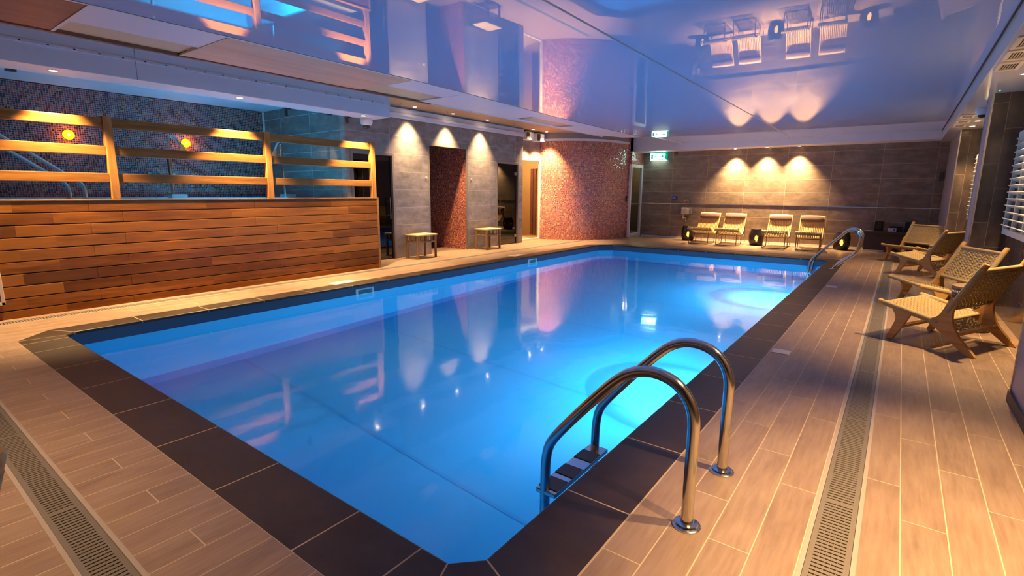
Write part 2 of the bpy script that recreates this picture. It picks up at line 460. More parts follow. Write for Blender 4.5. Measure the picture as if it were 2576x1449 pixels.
def point(parent, loc, power, color=WARM, radius=.05, name='glow_light'):
    l = bpy.data.lights.new(name, 'POINT'); l.energy = power*LP; l.color = color; l.shadow_soft_size = radius
    o = bpy.data.objects.new(name, l); C.objects.link(o)
    if parent: o.parent = parent
    o.location = Vector(loc)-(parent_loc(parent) if parent else Vector((0, 0, 0)))
    return o

# ------------------------------------------------------------------ camera (level 0.4 deg roll, 36.85 deg to the left of the pool axis)
def rotm(y, p, r):
    B = Matrix(((1,0,0),(0,0,-1),(0,1,0)))
    Ry = Matrix(((math.cos(y),-math.sin(y),0),(math.sin(y),math.cos(y),0),(0,0,1)))
    Rx = Matrix(((1,0,0),(0,math.cos(p),-math.sin(p)),(0,math.sin(p),math.cos(p))))
    Rz = Matrix(((math.cos(r),-math.sin(r),0),(math.sin(r),math.cos(r),0),(0,0,1)))
    return Rz @ Rx @ B @ Ry.transposed()
R = rotm(.643185717, .1859012, .0070320751)
right, down, fwd = R[0], R[1], R[2]
cam = bpy.data.cameras.new('camera'); co = bpy.data.objects.new('camera', cam); C.objects.link(co)
cam.sensor_width = 36.; cam.lens = 36.*1286.257/2576.; cam.clip_start = .02
mw = Matrix((right, -down, -fwd)).transposed().to_4x4(); mw.translation = (0, 0, 1.3)
co.matrix_world = mw
S.camera = co

# ------------------------------------------------------------------ pool outline
PX0, PX1, PY0, PY1 = -5.975, -1.05, 1.16, 11.86
IN = [(-1.144, PY0), (PX1, 1.254), (PX1, PY1-.03), (PX1-.03, PY1), (-5.70, PY1), (PX0, 11.58), (PX0, 1.232), (-5.905, PY0)]
OUT = [(-1.02, .85), (-.742, 1.125), (-.742, 12.0), (-.86, 12.17), (-5.58, 12.17), (-6.24, 11.45), (-6.242, 1.102), (-5.965, .836)]
# floor: deck ring inside the drain channel, deck outside it
DI = [(-6.79, .49), (-.146, .49), (-.146, 12.37), (-6.79, 12.37)]
DO = [(-6.95, .334), (.022, .334), (.022, 12.47), (-6.95, 12.47)]
b = MB()
b.poly(DI, [OUT], 0.)
b.poly([(-11.2, -3.), (1.06, -3.), (1.06, 15.02), (-11.2, 15.02)], [DO], 0.)
fl = struct(b.build('floor', 'deck'), 'wood-look porcelain deck around the pool')

# drain channel bed under the gratings
b = MB(); b.poly(DO, [DI], -.035, mi=0)
for P, z0 in ((DO, 1), (DI, 1)):
    for a, c in zip(P, P[1:]+P[:1]): b.quad((*a, -.035), (*c, -.035), (*c, 0), (*a, 0))
struct(b.build('trim_1', 'dark_gap'))

def grating(name, label, run, a0, a1, c0, c1):
    """run 'Y' or 'X'; from a0 to a1 along it, across c0..c1"""
    t = thing(name, label, 'drain', ((c0+c1)/2, a0, 0) if run == 'Y' else (a0, (c0+c1)/2, 0), group='drain gratings set in the deck')
    def bx(m, u0, u1, w0, w1, z0, z1):
        m.box(w0, u0, z0, w1, u1, z1) if run == 'Y' else m.box(u0, w0, z0, u1, w1, z1)
    fr = MB()
    bx(fr, a0, a1, c0, c0+.016, -.03, .0015); bx(fr, a0, a1, c1-.016, c1, -.03, .0015)
    fr.build('frame', 'drain_frame', t)
    g = MB(); i0, i1 = c0+.0175, c1-.0175; zt = -.0015
    bx(g, a0, a1, i0, i0+.018, -.02, zt); bx(g, a0, a1, i1-.018, i1, -.02, zt)
    for q in (.2, .4, .6, .8):
        w = i0+.018+(i1-i0-.036)*q; bx(g, a0, a1, w-.0012, w+.0012, -.012, zt-.001)
    u = a0; k = 0
    while u < a1:
        wd = .0155 if k % 45 else .034
        bx(g, u, min(u+wd, a1), i0+.018, i1-.018, -.014, zt); u += wd+.0072; k += 1
    g.build('grating', 'drain', t)
    return t
grating('drain_grating', 'grey slotted drain running along the right deck beside the woven chairs', 'Y', .334, 12.37, -.146, .022)
grating('drain_grating', 'grey slotted drain crossing the near end of the deck, bottom left', 'X', -6.79, -.146, .334, .49)
grating('drain_grating', 'slotted drain along the foot of the timber tub wall', 'Y', .334, 12.47, -6.95, -6.79)
grating('drain_grating', 'thin slotted drain crossing in front of the slatted loungers', 'X', -6.79, .022, 12.37, 12.47)

# coping: separate tiles with a rounded nose, pale joints beneath
def lerp(a, c, t): return (a[0]+(c[0]-a[0])*t, a[1]+(c[1]-a[1])*t)
cp = MB()
nose = [(0., 0.), (.960, 0.), (.985, -.004), (1.0, -.014), (1.0, -.026), (.93, -.029)]
def coping_tile(o0, o1, i0, i1, g=.0036):
    # corner points outer/inner at both ends, shrunk by half a joint
    eo = Vector((o1[0]-o0[0], o1[1]-o0[1])).normalized()*g; ei = Vector((i1[0]-i0[0], i1[1]-i0[1])).normalized()*g
    o0 = (o0[0]+eo.x, o0[1]+eo.y); o1 = (o1[0]-eo.x, o1[1]-eo.y); i0 = (i0[0]+ei.x, i0[1]+ei.y); i1 = (i1[0]-ei.x, i1[1]-ei.y)
    vs = []
    for o, i in ((o0, i0), (o1, i1)):
        d = math.hypot(i[0]-o[0], i[1]-o[1])
        for k, (t, z) in enumerate(nose):
            tt = .012*0+t if k else .008
            vs.append((*lerp(o, i, tt), z))
    n = len(nose)
    cp.add(vs, [(k, k+1, n+k+1, n+k) for k in range(n-1)])
def run(out_a, out_b, in_a, in_b, axis, marks):
    ts = [0.]; L = in_b[axis]-in_a[axis]
    ts += [t for t in sorted((m-in_a[axis])/L for m in marks) if .02 < t < .98]; ts.append(1.)
    def at(A, B, t, m):  # joints are square to the run
        q = (m-A[axis])/(B[axis]-A[axis]); return lerp(A, B, q)
    for k in range(len(ts)-1):
        t0, t1 = ts[k], ts[k+1]
        i0, i1 = lerp(in_a, in_b, t0), lerp(in_a, in_b, t1)
        o0 = out_a if k == 0 else at(out_a, out_b, 0, i0[axis]); o1 = out_b if k == len(ts)-2 else at(out_a, out_b, 0, i1[axis])
        coping_tile(o0, o1, i0, i1)
seqR = [1.809+.6265*k for k in range(17)]
seqL = [1.352]+[1.768+.6255*k for k in range(16)]
seqN = [-1.642, -2.27, -2.91, -3.55, -4.187, -4.806, -5.44, -5.80]
seqF = [-5.3+.63*k for k in range(7)]
run(OUT[7], OUT[0], IN[7], IN[0], 0, seqN+[-1.273])
run(OUT[0], OUT[1], IN[0], IN[1], 0, [])
run(OUT[1], OUT[2], IN[1], IN[2], 1, seqR)
run(OUT[2], OUT[3], IN[2], IN[3], 0, [])
run(OUT[3], OUT[4], IN[3], IN[4], 0, seqF)
run(OUT[4], OUT[5], IN[4], IN[5], 0, [])
run(OUT[5], OUT[6], IN[5], IN[6], 1, seqL)
run(OUT[6], OUT[7], IN[6], IN[7], 0, [])
gr = MB()
for k in range(8):
    o0, o1, i0, i1 = OUT[k], OUT[(k+1) % 8], IN[k], IN[(k+1) % 8]
    vs = []
    for o, i in ((o0, i0), (o1, i1)):
        for t, z in [(0., -.0003), (.960, -.0005), (.985, -.0048), (.9985, -.0145), (.9985, -.026)]: vs.append((*lerp(o, i, t), z))
    gr.add(vs, [(q, q+1, 5+q+1, 5+q) for q in range(4)])
cpo = cp.build('pool_coping', 'coping'); struct(cpo, 'dark brown coping tiles around the pool edge')
struct(gr.build('trim_2', 'grout'))

# pool basin: navy band above the water, blue liner below it
WZ, PZ = -.140, -1.72
def inset(P, d):  # shrink towards the pool's inside
    cx, cy = (PX0+PX1)/2, (PY0+PY1)/2
    return [(x+(d if x < cx else -d), y+(d if y < cy else -d)) for x, y in P]
BW = inset(IN, -.012)
pb = MB()
def ringwall(P, z0, z1, mi):
    for a, c in zip(P, P[1:]+P[:1]): pb.quad((*a, z0), (*c, z0), (*c, z1), (*a, z1), mi)
ringwall(BW, WZ, -.015, 1); ringwall(BW, PZ+.10, WZ, 0)
CV = inset(BW, .10)
for a, c, d, e in zip(BW, BW[1:]+BW[:1], CV, CV[1:]+CV[:1]): pb.quad((*a, PZ+.10), (*c, PZ+.10), (*e, PZ), (*d, PZ), 2)
pb.poly(CV, [], PZ, mi=0)
for y in (2.65, 4.45, 6.3, 8.1, 9.9): pb.quad((-5.86, y, PZ+.002), (-1.16, y, PZ+.002), (-1.16, y+.035, PZ+.002), (-5.86, y+.035, PZ+.002), 3)
struct(pb.build('pool_basin', ['liner', 'liner_dark', 'liner_seam', 'liner_line']), 'blue lined swimming pool basin')
wb = MB(); wb.poly(BW, [], WZ, up=True)
tag(wb.build('pool_water', 'water'), 'calm bright blue water filling the swimming pool', 'water', kind='stuff')
for y, lab in ((4.95, 'white underwater lamp on the right pool wall beyond the near ladder'), (9.4, 'white underwater lamp on the right pool wall towards the far ladder')):
    t = thing('pool_lamp', lab, 'light', (PX1+.01, y, -.75), group='underwater pool lamps')
    b = MB(); b.tube([(PX1+.012, y, -.75), (PX1-.02, y, -.75)], .13, 24); b.build('housing', 'steel', t)
    b = MB(); b.tube([(PX1-.02, y, -.75), (PX1-.026, y, -.75)], .10, 24); b.build('lens', 'pool_lens', t)
    point(t, (PX1-.05, y, -.72), 300, (.52, .88, 1.), .03)
    spot(t, (PX1-.05, y, -.80), 520, 76, 1., (1., .96, 1.), aim=(-.38, 0, -1), radius=.03)
    spot(t, (PX1-.05, y, -.75), 170, 150, .6, (.4, .84, 1.), aim=(-1, 0, -.12), radius=.03)

# ------------------------------------------------------------------ walls
XW = -7.8
def wall_x(m, x, thick, y0, y1, z0, z1, openings):
    """wall in the plane x; openings (ya, yb, ztop) from the floor"""
    y = y0
    for a, c, zt in sorted(openings):
        m.box(x, y, z0, x-thick, a, z1); m.box(x, a, zt, x-thick, c, z1); y = c
    m.box(x, y, z0, x-thick, y1, z1)
b = MB(); wall_x(b, XW, .14, 5.575, 10.827, 0, 2.87, [(5.66, 6.634, 2.0), (7.556, 8.71, 2.22), (9.75, 10.665, 2.02)])
b.box(XW-.141, 10.687, 0, -8.05, 10.826, 2.87)
struct(b.build('wall_left', 'tile_w'))
b = MB()
b.box(-8.05, 10.827, 2.19, -8.2, 12.06, 2.87)
struct(b.build('wall_left.001', 'tile_w'))
# teal lit side wall of the tub niche and its mosaic back wall
b = MB(); b.box(-10.6, 5.58, 0, XW-.145, 5.72, 2.95); struct(b.build('wall_niche_side', 'tile_teal'))
b = MB(); b.box(-10.45, -3., 0, -10.6, 5.58, 2.83); struct(b.build('wall_niche_back', 'mosaic_tub'))
b = MB(); b.box(-10.45, 5.545, 1.1, -10.435, 5.58, 2.83); struct(b.build('trim_3', 'white_trim'))
# end wall and near wall
b = MB(); b.box(-6.40, 15.0, 0, 1.2, 15.15, 2.9); struct(b.build('wall_far', 'tile_f'))
b = MB(); b.box(-11.2, -3.0, 0, 1.2, -3.15, 2.9); struct(b.build('wall_near', 'tile_f'))
# window side: three piers and the set-back window wall
XP, XV = .704, 1.0
b = MB()
b.box(XV, -3., 0, XV+.14, 15.0, 2.6)
struct(b.build('wall_right', 'tile_vy'))
for nm, y0, y1 in (('wall_pier', 3.3, 4.43), ('wall_pier.001', 8.27, 8.75), ('wall_pier.002', 12.4, 15.0)):
    b = MB(); z1 = 2.46
    for a in (0,):
        b.quad((XP, y0, 0), (XV, y0, 0), (XV, y0, z1), (XP, y0, z1), 0)
        b.quad((XP, y1, 0), (XV, y1, 0), (XV, y1, z1), (XP, y1, z1), 0)
        b.quad((XP, y0, 0), (XP, y1, 0), (XP, y1, z1), (XP, y0, z1), 1)
        b.quad((XV, y0, 0), (XV, y1, 0), (XV, y1, z1), (XV, y0, z1), 1)
        b.quad((XP, y0, z1), (XV, y0, z1), (XV, y1, z1), (XP, y1, z1), 1)
    struct(b.build(nm, ['tile_v', 'tile_side']))
    for yy in (y0, y1):
        if yy < 14.9:
            b = MB(); sg = -1 if yy == y0 else 1
            b.box(XP-.006, yy+sg*.006, 0, XP+.012, yy-sg*.012, z1); struct(b.build('trim_4', 'mirror_trim'))
# skirting
b = MB(); b.box(-6.30, 14.985, 0, .70, 15.0, .035); struct(b.build('baseboard_far', 'white_trim'))
b = MB(); b.box(-6.3, 14.988, .985, .70, 15.001, 1.0); struct(b.build('trim_5', 'mirror_trim'))
b = MB(); b.box(XP-.014, 3.3, 0, XP, 4.43, .07); struct(b.build('baseboard_right', 'room_dark'))

# curved mosaic shower wall
cur = [(-8.05, 12.02), (-7.69, 12.13), (-7.37, 12.29), (-7.03, 12.54), (-6.75, 12.85), (-6.56, 13.31), (-6.46, 13.85), (-6.43, 14.16)]
cur = chaikin(cur, 2)
b = MB(); L = 0.
for a, c in zip(cur, cur[1:]):
    d = math.hypot(c[0]-a[0], c[1]-a[1]); i = len(b.f)
    b.quad((*a, 0), (*c, 0), (*c, 2.68), (*a, 2.68)); b.uvs[i] = [(L, 0), (L+d, 0), (L+d, 2.68), (L, 2.68)]; L += d
w = b.build('wall_mosaic', 'mosaic_col', smooth=True); struct(w, 'curved red and orange glass mosaic shower wall')
b = MB()
def offc(d): 
    q = []
    for k, p in enumerate(cur):
        a = cur[max(k-1, 0)]; c = cur[min(k+1, len(cur)-1)]; t = Vector((c[0]-a[0], c[1]-a[1])).normalized()
        q.append((p[0]+t.y*d, p[1]-t.x*d))
    return q
o1 = offc(.015)
for (a, c, d, e) in zip(cur, cur[1:], o1, o1[1:]):
    b.quad((*d, 2.66), (*e, 2.66), (*e, 2.72), (*d, 2.72)); b.quad((*a, 2.66), (*c, 2.66), (*e, 2.66), (*d, 2.66)); b.quad((*a, 2.72), (*c, 2.72), (*e, 2.72), (*d, 2.72))
struct(b.build('trim_6', 'white_soffit', smooth=True))
b = MB()
for a, c in zip(cur, cur[1:]): b.quad((*a, 2.72), (*c, 2.72), (*c, 2.87), (*a, 2.87))
struct(b.build('trim_7', 'seam', smooth=True))

# shower recess behind the tall opening
b = MB()
b.quad((XW-.003, 8.700, 0), (-9.6, 8.700, 0), (-9.6, 8.700, 2.3), (XW-.003, 8.700, 2.3), 0)
b.quad((XW-.14, 7.556, 0), (-9.6, 7.556, 0), (-9.6, 7.556, 2.3), (XW-.14, 7.556, 2.3), 1)
b.quad((-9.6, 7.556, 0), (-9.6, 8.71, 0), (-9.6, 8.71, 2.3), (-9.6, 7.556, 2.3), 1)
b.quad((XW-.13, 7.556, 2.3), (-9.6, 7.556, 2.3), (-9.6, 8.71, 2.3), (XW-.13, 8.71, 2.3), 1)
struct(b.build('wall_recess', ['mosaic_rec', 'room_dark']))
b = MB(); b.box(XW-.02, 8.675, 0, XW+.008, 8.715, 2.235); b.box(XW-.02, 7.545, 0, XW+.008, 7.56, 2.235); b.box(XW-.02, 7.545, 2.215, XW+.008, 8.715, 2.235)
struct(b.build('trim_8', 'door_alu'))

# ------------------------------------------------------------------ doors
def glass_door(name, label, y0, y1, zt, hy, hz0, hz1, hinges, fw=.055):
    t = thing(name, label, 'door', (XW-.05, (y0+y1)/2, 0)); t['kind'] = 'structure'
    f = MB(); f.box(XW-.10, y0, 0, XW+.012, y0+fw, zt); f.box(XW-.10, y1-fw, 0, XW+.012, y1, zt); f.box(XW-.10, y0+fw, zt-fw, XW+.012, y1-fw, zt)
    f.build('door_frame', 'door_alu', t, bevel=.004)
    g = MB(); g.box(XW-.046, y0+fw+.004, .012, XW-.036, y1-fw-.004, zt-fw-.004); g.build('glass_pane', 'glass_dark', t)
    h = MB(); h.tube([(XW+.03, hy, hz0), (XW+.03, hy, hz1)], .011, 10)
    for z in (hz0+.07, hz1-.07): h.tube([(XW-.04, hy, z), (XW+.03, hy, z)], .008, 8)
    h.build('handle', 'chrome', t, smooth=True)
    for z in hinges:
        q = MB(); q.box(XW-.055, y1-fw-.09, z-.035, XW-.02, y1-fw+.012, z+.035); q.build('hinge', 'steel', t, bevel=.004)
    return t
glass_door('door_1', 'tinted glass door beside the end of the timber tub wall', 5.66, 6.634, 2.0, 6.49, .77, 1.175, (), .05)
glass_door('door_2', 'tinted glass door right of the second little stool', 9.75, 10.665, 2.02, 9.853, .77, 1.172, (1.745, .20), .05)
for nm, y0, y1, in (('wall_room', 5.72, 7.4), ('wall_room.001', 8.9, 10.68)):
    b = MB(); x0, x1 = XW-.141, -9.4
    b.quad((x1, y0, 0), (x1, y1, 0), (x1, y1, 2.3), (x1, y0, 2.3)); b.quad((x0, y0, 0), (x1, y0, 0), (x1, y0, 2.3), (x0, y0, 2.3))
    b.quad((x0, y1, 0), (x1, y1, 0), (x1, y1, 2.3), (x0, y1, 2.3)); b.quad((x0, y0, 2.3), (x1, y0, 2.3), (x1, y1, 2.3), (x0, y1, 2.3))
    struct(b.build(nm, 'room_dark'))
# white framed glass door in the nook, lit room behind it
t = thing('door_3', 'white framed glass door in the nook left of the mosaic wall', 'door', (-8.07, 11.5, 0)); t['kind'] = 'structure'
b = MB(); b.box(-8.10, 11.965, 0, -8.045, 12.045, 2.19); b.box(-8.10, 10.83, 2.12, -8.045, 11.965, 2.19); b.box(-8.10, 10.83, 0, -8.045, 11.965, .045); b.box(-8.10, 10.83, .045, -8.045, 10.9, 2.12)
b.build('door_frame', 'door_white', t, bevel=.005)
b = MB(); b.box(-8.08, 10.9, .045, -8.07, 11.965, 2.12); b.build('glass_pane', 'glass_clear', t)
b = MB()
b.quad((-10.2, 10.7, 0), (-10.2, 13.0, 0), (-10.2, 13.0, 2.4), (-10.2, 10.7, 2.4)); b.quad((-8.11, 10.7, 0), (-10.2, 10.7, 0), (-10.2, 10.7, 2.4), (-8.11, 10.7, 2.4))
b.quad((-8.11, 13.0, 0), (-10.2, 13.0, 0), (-10.2, 13.0, 2.4), (-8.11, 13.0, 2.4)); b.quad((-8.11, 10.7, 2.4), (-10.2, 10.7, 2.4), (-10.2, 13.0, 2.4), (-8.11, 13.0, 2.4))
b.quad((-8.11, 12.05, 0), (-8.11, 13.0, 0), (-8.11, 13.0, 2.4), (-8.11, 12.05, 2.4))
b.quad((-10.2, 10.7, .001), (-8.05, 10.7, .001), (-8.05, 13.0, .001), (-10.2, 13.0, .001))
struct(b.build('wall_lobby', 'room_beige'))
t = thing('slatted_screen', 'tall brown slatted screen standing in the lit room behind the white door', 'screen', (-8.95, 12.96, 0))
b = MB(); b.box(-9.03, 12.94, 0.03, -8.945, 12.98, 1.98); b.box(-8.912, 12.94, 0.03, -8.84, 12.98, 1.98)
b.build('slats', 'slat_brown', t); b = MB(); b.box(-9.04, 12.93, 1.98, -8.78, 12.99, 2.01); b.build('top_rail', 'room_beige', t)
point(None, (-9.1, 11.9, 2.2), 70, (1., .66, .28), .08, 'lobby_light')
# far door in its white frame, room behind
t = thing('door_4', 'white framed glazed door right of the curved mosaic wall', 'door', (-6.35, 14.58, 0)); t['kind'] = 'structure'
b = MB(); b.box(-6.40, 14.17, 0, -6.33, 14.23, 2.11); b.box(-6.40, 14.92, 0, -6.33, 15.0, 2.11); b.box(-6.40, 14.23, 2.02, -6.33, 14.92, 2.11); b.box(-6.40, 14.23, 0, -6.33, 14.92, .105)
b.build('door_frame', 'door_white', t, bevel=.005)
b = MB(); b.box(-6.37, 14.23, .105, -6.362, 14.92, 2.02); b.build('glass_pane', 'glass_clear', t)
b = MB(); b.box(-6.362, 14.25, .955, -6.345, 14.9, .985); b.build('push_bar', 'steel', t)
b = MB(); b.box(-6.41, 14.16, 2.11, -6.335, 15.0, 2.47); b.build('lintel_panel', 'mosaic_y', t)
b = MB(); x0 = -6.45
b.quad((-8.0, 14.6, 0), (-8.0, 17., 0), (-8.0, 17., 2.5), (-8.0, 14.6, 2.5), 0); b.quad((-8., 17., 0), (-6.4, 17., 0), (-6.4, 17., 2.5), (-8., 17., 2.5), 0)
b.quad((-6.45, 15.16, 0), (-6.45, 17., 0), (-6.45, 17., 2.5), (-6.45, 15.16, 2.5), 0)
b.quad((-8., 14.6, 2.5), (-6.4, 14.6, 2.5), (-6.4, 17., 2.5), (-8., 17., 2.5), 0); b.quad((-8., 14.2, .0), (-6.4, 14.2, .0), (-6.4, 17., .0), (-8., 17., .0), 0)
b.quad((-7.99, 15.9, .15), (-7.99, 16.9, .15), (-7.99, 16.9, 1.9), (-7.99, 15.9, 1.9), 1)
for z in (.9, .45): b.box(-7.985, 15.9, z, -7.98, 16.9, z+.05, 0)
struct(b.build('wall_corridor', ['room_dark', 'yellow']))
point(None, (-7.2, 16., 2.2), 60, (1., .8, .4), .08, 'corridor_light')
b = MB(); b.box(-6.47, 14.13, 0, -6.40, 14.17, 2.87); struct(b.build('trim_9', 'mosaic_y'))

# ------------------------------------------------------------------ ceilings
ZC = 2.65
def cedge(y):  # left edge of the glossy ceiling
    K = [(-3, -5.0), (4.5, -5.0), (5.9, -5.06), (8.3, -5.24), (11.8, -5.32), (12.6, -5.05), (14.42, -5.0)]
    for (a, p), (c, q) in zip(K, K[1:]):
        if a <= y <= c: return p+(q-p)*(y-a)/(c-a)
    return K[-1][1]
SAG = .005
XS, XR, YA, YB = -2.30, .52, -.2, 14.42
def seamx(y): return -2.18-.0095*y
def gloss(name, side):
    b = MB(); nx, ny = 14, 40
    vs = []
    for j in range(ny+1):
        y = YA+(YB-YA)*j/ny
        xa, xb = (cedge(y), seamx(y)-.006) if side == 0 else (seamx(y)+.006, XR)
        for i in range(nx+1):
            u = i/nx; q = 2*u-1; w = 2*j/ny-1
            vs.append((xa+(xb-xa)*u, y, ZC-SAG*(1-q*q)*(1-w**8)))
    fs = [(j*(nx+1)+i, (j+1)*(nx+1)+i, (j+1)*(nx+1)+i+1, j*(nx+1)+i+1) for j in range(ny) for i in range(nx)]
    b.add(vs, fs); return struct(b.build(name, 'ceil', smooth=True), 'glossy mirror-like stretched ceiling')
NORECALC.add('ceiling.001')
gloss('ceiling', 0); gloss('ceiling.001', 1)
b = MB()
b.quad((seamx(YA)-.012, YA, ZC-.001), (seamx(YA)+.012, YA, ZC-.001), (seamx(YB)+.012, YB, ZC-.001), (seamx(YB)-.012, YB, ZC-.001))
struct(b.build('trim_10', 'seam'))
# white edge profile and the strip of loose ceiling panels
b = MB(); ys = [-1., 1.4, 2.4, 4.6, 5.7, 7., 8.3, 10., 11.8, 12.6, 14.42]
for a, c in zip(ys, ys[1:]):
    b.quad((cedge(a)-.03, a, ZC-.004), (cedge(a)+.006, a, ZC-.004), (cedge(c)+.006, c, ZC-.004), (cedge(c)-.03, c, ZC-.004))
struct(b.build('trim_11', 'white_trim'))
XO = -6.07
def strip(name, mat, y0, y1, xa=None, xb=None, z=ZC, n=4, label=None):
    b = MB()
    for k in range(n):
        a = y0+(y1-y0)*k/n; c = y0+(y1-y0)*(k+1)/n
        l0 = XO if xa is None else xa; r0 = cedge(a)-.03 if xb is None else xb; r1 = cedge(c)-.03 if xb is None else xb
        b.add([(l0, a, z), (r0, a, z), (r1, c, z), (l0, c, z), (l0, a, z+.018), (r0, a, z+.018), (r1, c, z+.018), (l0, c, z+.018)],
              [(3,2,1,0),(4,5,6,7),(0,1,5,4),(1,2,6,5),(2,3,7,6),(3,0,4,7)])
    return struct(b.build(name, mat), label)
strip('ceiling_panel', 'ply_dark', -1., 1.415, label='dark plywood ceiling panel')
strip('ceiling_panel.001', 'white_soffit', 1.42, 2.41, xa=-5.62, label='white ceiling board')
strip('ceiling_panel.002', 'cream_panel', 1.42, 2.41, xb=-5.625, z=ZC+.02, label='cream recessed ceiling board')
strip('ceiling_panel.003', 'ply_light', 2.43, 4.62, label='pale plywood ceiling panel')
strip('ceiling_panel.004', 'white_soffit', 4.63, 5.68, xa=-5.55, label='white ceiling board')
strip('ceiling_panel.005', 'cream_panel', 4.63, 5.68, xb=-5.555, z=ZC+.015, label='cream recessed ceiling board')
yy = [5.69, 6.85, 8.05]
for k in range(2): strip('ceiling_panel.%03d' % (6+k), 'white_soffit', yy[k], yy[k+1]-.008, n=2, label='white ceiling board')
strip('ceiling_panel.008', 'white_soffit', 8.05, 9.6, xa=-5.62, label='white ceiling board')
strip('ceiling_panel.009', 'cream_panel', 8.2, 9.45, xa=-5.95, xb=-5.63, z=ZC+.01, label='cream ceiling hatch')
strip('ceiling_panel.010', 'white_soffit', 8.05, 9.6, xb=-5.955, n=1, label='white ceiling board')
strip('ceiling_panel.011', 'white_soffit', 9.61, 11.3, n=2, label='white ceiling board')
b = MB(); b.poly([(XO, 11.31), (cedge(11.31)-.03, 11.31), (cedge(11.9)-.03, 11.9), (-5.33, 12.45), (-5.75, 12.25)], [], ZC, up=False); b.poly([(XO, 11.31), (cedge(11.31)-.03, 11.31), (cedge(11.9)-.03, 11.9), (-5.33, 12.45), (-5.75, 12.25)], [], ZC+.018)
struct(b.build('ceiling_panel.012', 'white_soffit'), 'white ceiling board')
b = MB(); b.box(XO-.05, -1., ZC-.012, XO, 5.95, ZC+.06); struct(b.build('trim_12', 'batten'))
b = MB(); b.box(XO-.02, 5.95, ZC-.01, XO, 11.8, ZC+.05); struct(b.build('trim_13', 'white_trim'))
b = MB(); b.box(XO, 1.40, ZC-.006, -5., 1.425, ZC+.012); struct(b.build('trim_14', 'white_trim'))
b = MB(); b.box(XO, 2.405, ZC-.006, -5.02, 2.432, ZC+.012); struct(b.build('trim_15', 'cream_panel'))
# recess ceiling over the left walk
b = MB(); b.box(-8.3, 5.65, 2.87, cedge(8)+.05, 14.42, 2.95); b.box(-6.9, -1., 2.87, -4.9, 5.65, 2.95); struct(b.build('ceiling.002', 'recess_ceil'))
b = MB(); b.box(-12, -3.2, 2.96, 1.3, 15.2, 3.0); struct(b.build('ceiling.003', 'white_soffit'))
# stepped head trim on the left wall
b = MB(); b.box(XW, 5.93, 2.655, XW+.035, 10.83, 2.70); b.box(XW, 5.93, 2.70, XW+.06, 10.83, 2.745); struct(b.build('trim_16', 'white_soffit', bevel=.004))
b = MB(); b.box(XW, 5.93, 2.745, XW+.015, 10.83, 2.84); struct(b.build('trim_17', 'white_soffit'))
# beam over the timber tub
b = MB(); b.box(-6.70, -2.9, 2.45, -7.15, 5.65, 2.87); struct(b.build('beam_tub', 'white_soffit', bevel=.004), 'white painted beam above the timber railing')
b = MB(); b.box(-6.70, -2.9, 2.636, -6.688, 5.66, 2.664); b.box(-6.70, -2.9, 2.664, -6.694, 5.66, 2.671)
for k in range(24):
    y = .9+k*.20; b.box(-6.6885, y, 2.645, -6.687, y+.017, 2.656, 1)
struct(b.build('trim_18', ['white_soffit', 'black']))
b = MB(); b.box(-6.70, 2.217, 2.45, -6.698, 2.223, 2.84); struct(b.build('trim_19', 'seam'))
b = MB(); b.box(-10.6, -3., 2.84, -7.15, 5.58, 2.95); struct(b.build('ceiling.004', 'white_soffit'))
# end bulkhead and window-side soffit
b = MB(); b.box(-6.43, 14.42, 2.47, XR, 15.0, 2.9); struct(b.build('bulkhead_far', 'white_soffit', bevel=.004), 'pale bulkhead across the end wall')
b = MB(); b.box(XR, -3., 2.45, 1.05, 15.0, 2.9); struct(b.build('soffit_right', 'soffit_gloss', bevel=.004), 'pale lowered soffit along the window side')
b = MB(); b.box(XR-.012, -1., ZC-.012, XR+.001, 14.42, ZC+.02); struct(b.build('trim_20', 'dark_gap'))
b = MB(); b.box(-6.7, -3., 2.45, XR, -.2, 2.9); struct(b.build('soffit_near', 'white_soffit'))

# ------------------------------------------------------------------ downlights
def downlight(x, y, z, label, group, power, size=70, blend=.6, aim=(0, 0, -1), lit=True):
    t = thing('downlight', label, 'light', (x, y, z), group=group)
    b = MB(); b.lathe([(.030, -.001), (.034, -.006), (.046, -.004), (.048, .0)], 20, (x, y, z)); b.build('trim_ring', 'white_trim', t, smooth=True)
    b = MB(); b.lathe([(.0001, -.0045), (.031, -.0045), (.031, -.001)], 20, (x, y, z)); b.build('lens', 'lamp', t)
    if power: spot(t, (x, y, z-.03), power, size, blend, aim=aim)
    return t
BL = ['left downlight in the beam over the timber railing', 'middle downlight in the beam over the timber railing', 'downlight at the end of the beam by the white dome camera']
for y, l in zip((1.56, 3.37, 5.26), BL): downlight(-6.86, y, 2.45, l, 'downlights under the tub beam', 350, 84, .6)
WL = ['downlight above the wall left of the shower recess', 'downlight above the shower recess opening', 'downlight above the wall right of the shower recess']
for y, l in zip((7.0, 8.05, 9.15), WL): downlight(-7.58, y, 2.87, l, 'downlights washing the grey left wall', 275, 78, 1., aim=(-.06, 0, -1))
for y, l in zip((11.15, 11.78), ('left downlight over the nook door', 'right downlight over the nook door beside the mosaic')):
    downlight(-7.72, y, 2.87, l, 'downlights over the nook', 330, 85, .7)
FL = ['downlight over the two left loungers', 'middle of the three downlights on the end wall', 'right of the three downlights on the end wall']
for x, l in zip((-3.70, -2.93, -2.19), FL): downlight(x, 14.80, 2.47, l, 'downlights along the end wall bulkhead', 430, 92, 1., aim=(0, -.03, -1))
for k, y in enumerate((10.35, 11.12, 11.90)):
    downlight(.81, y, 2.45, ['nearest', 'middle', 'farthest'][k]+' downlight above the far pair of woven chairs', 'downlights above the far woven chairs', 62, 88, .5)
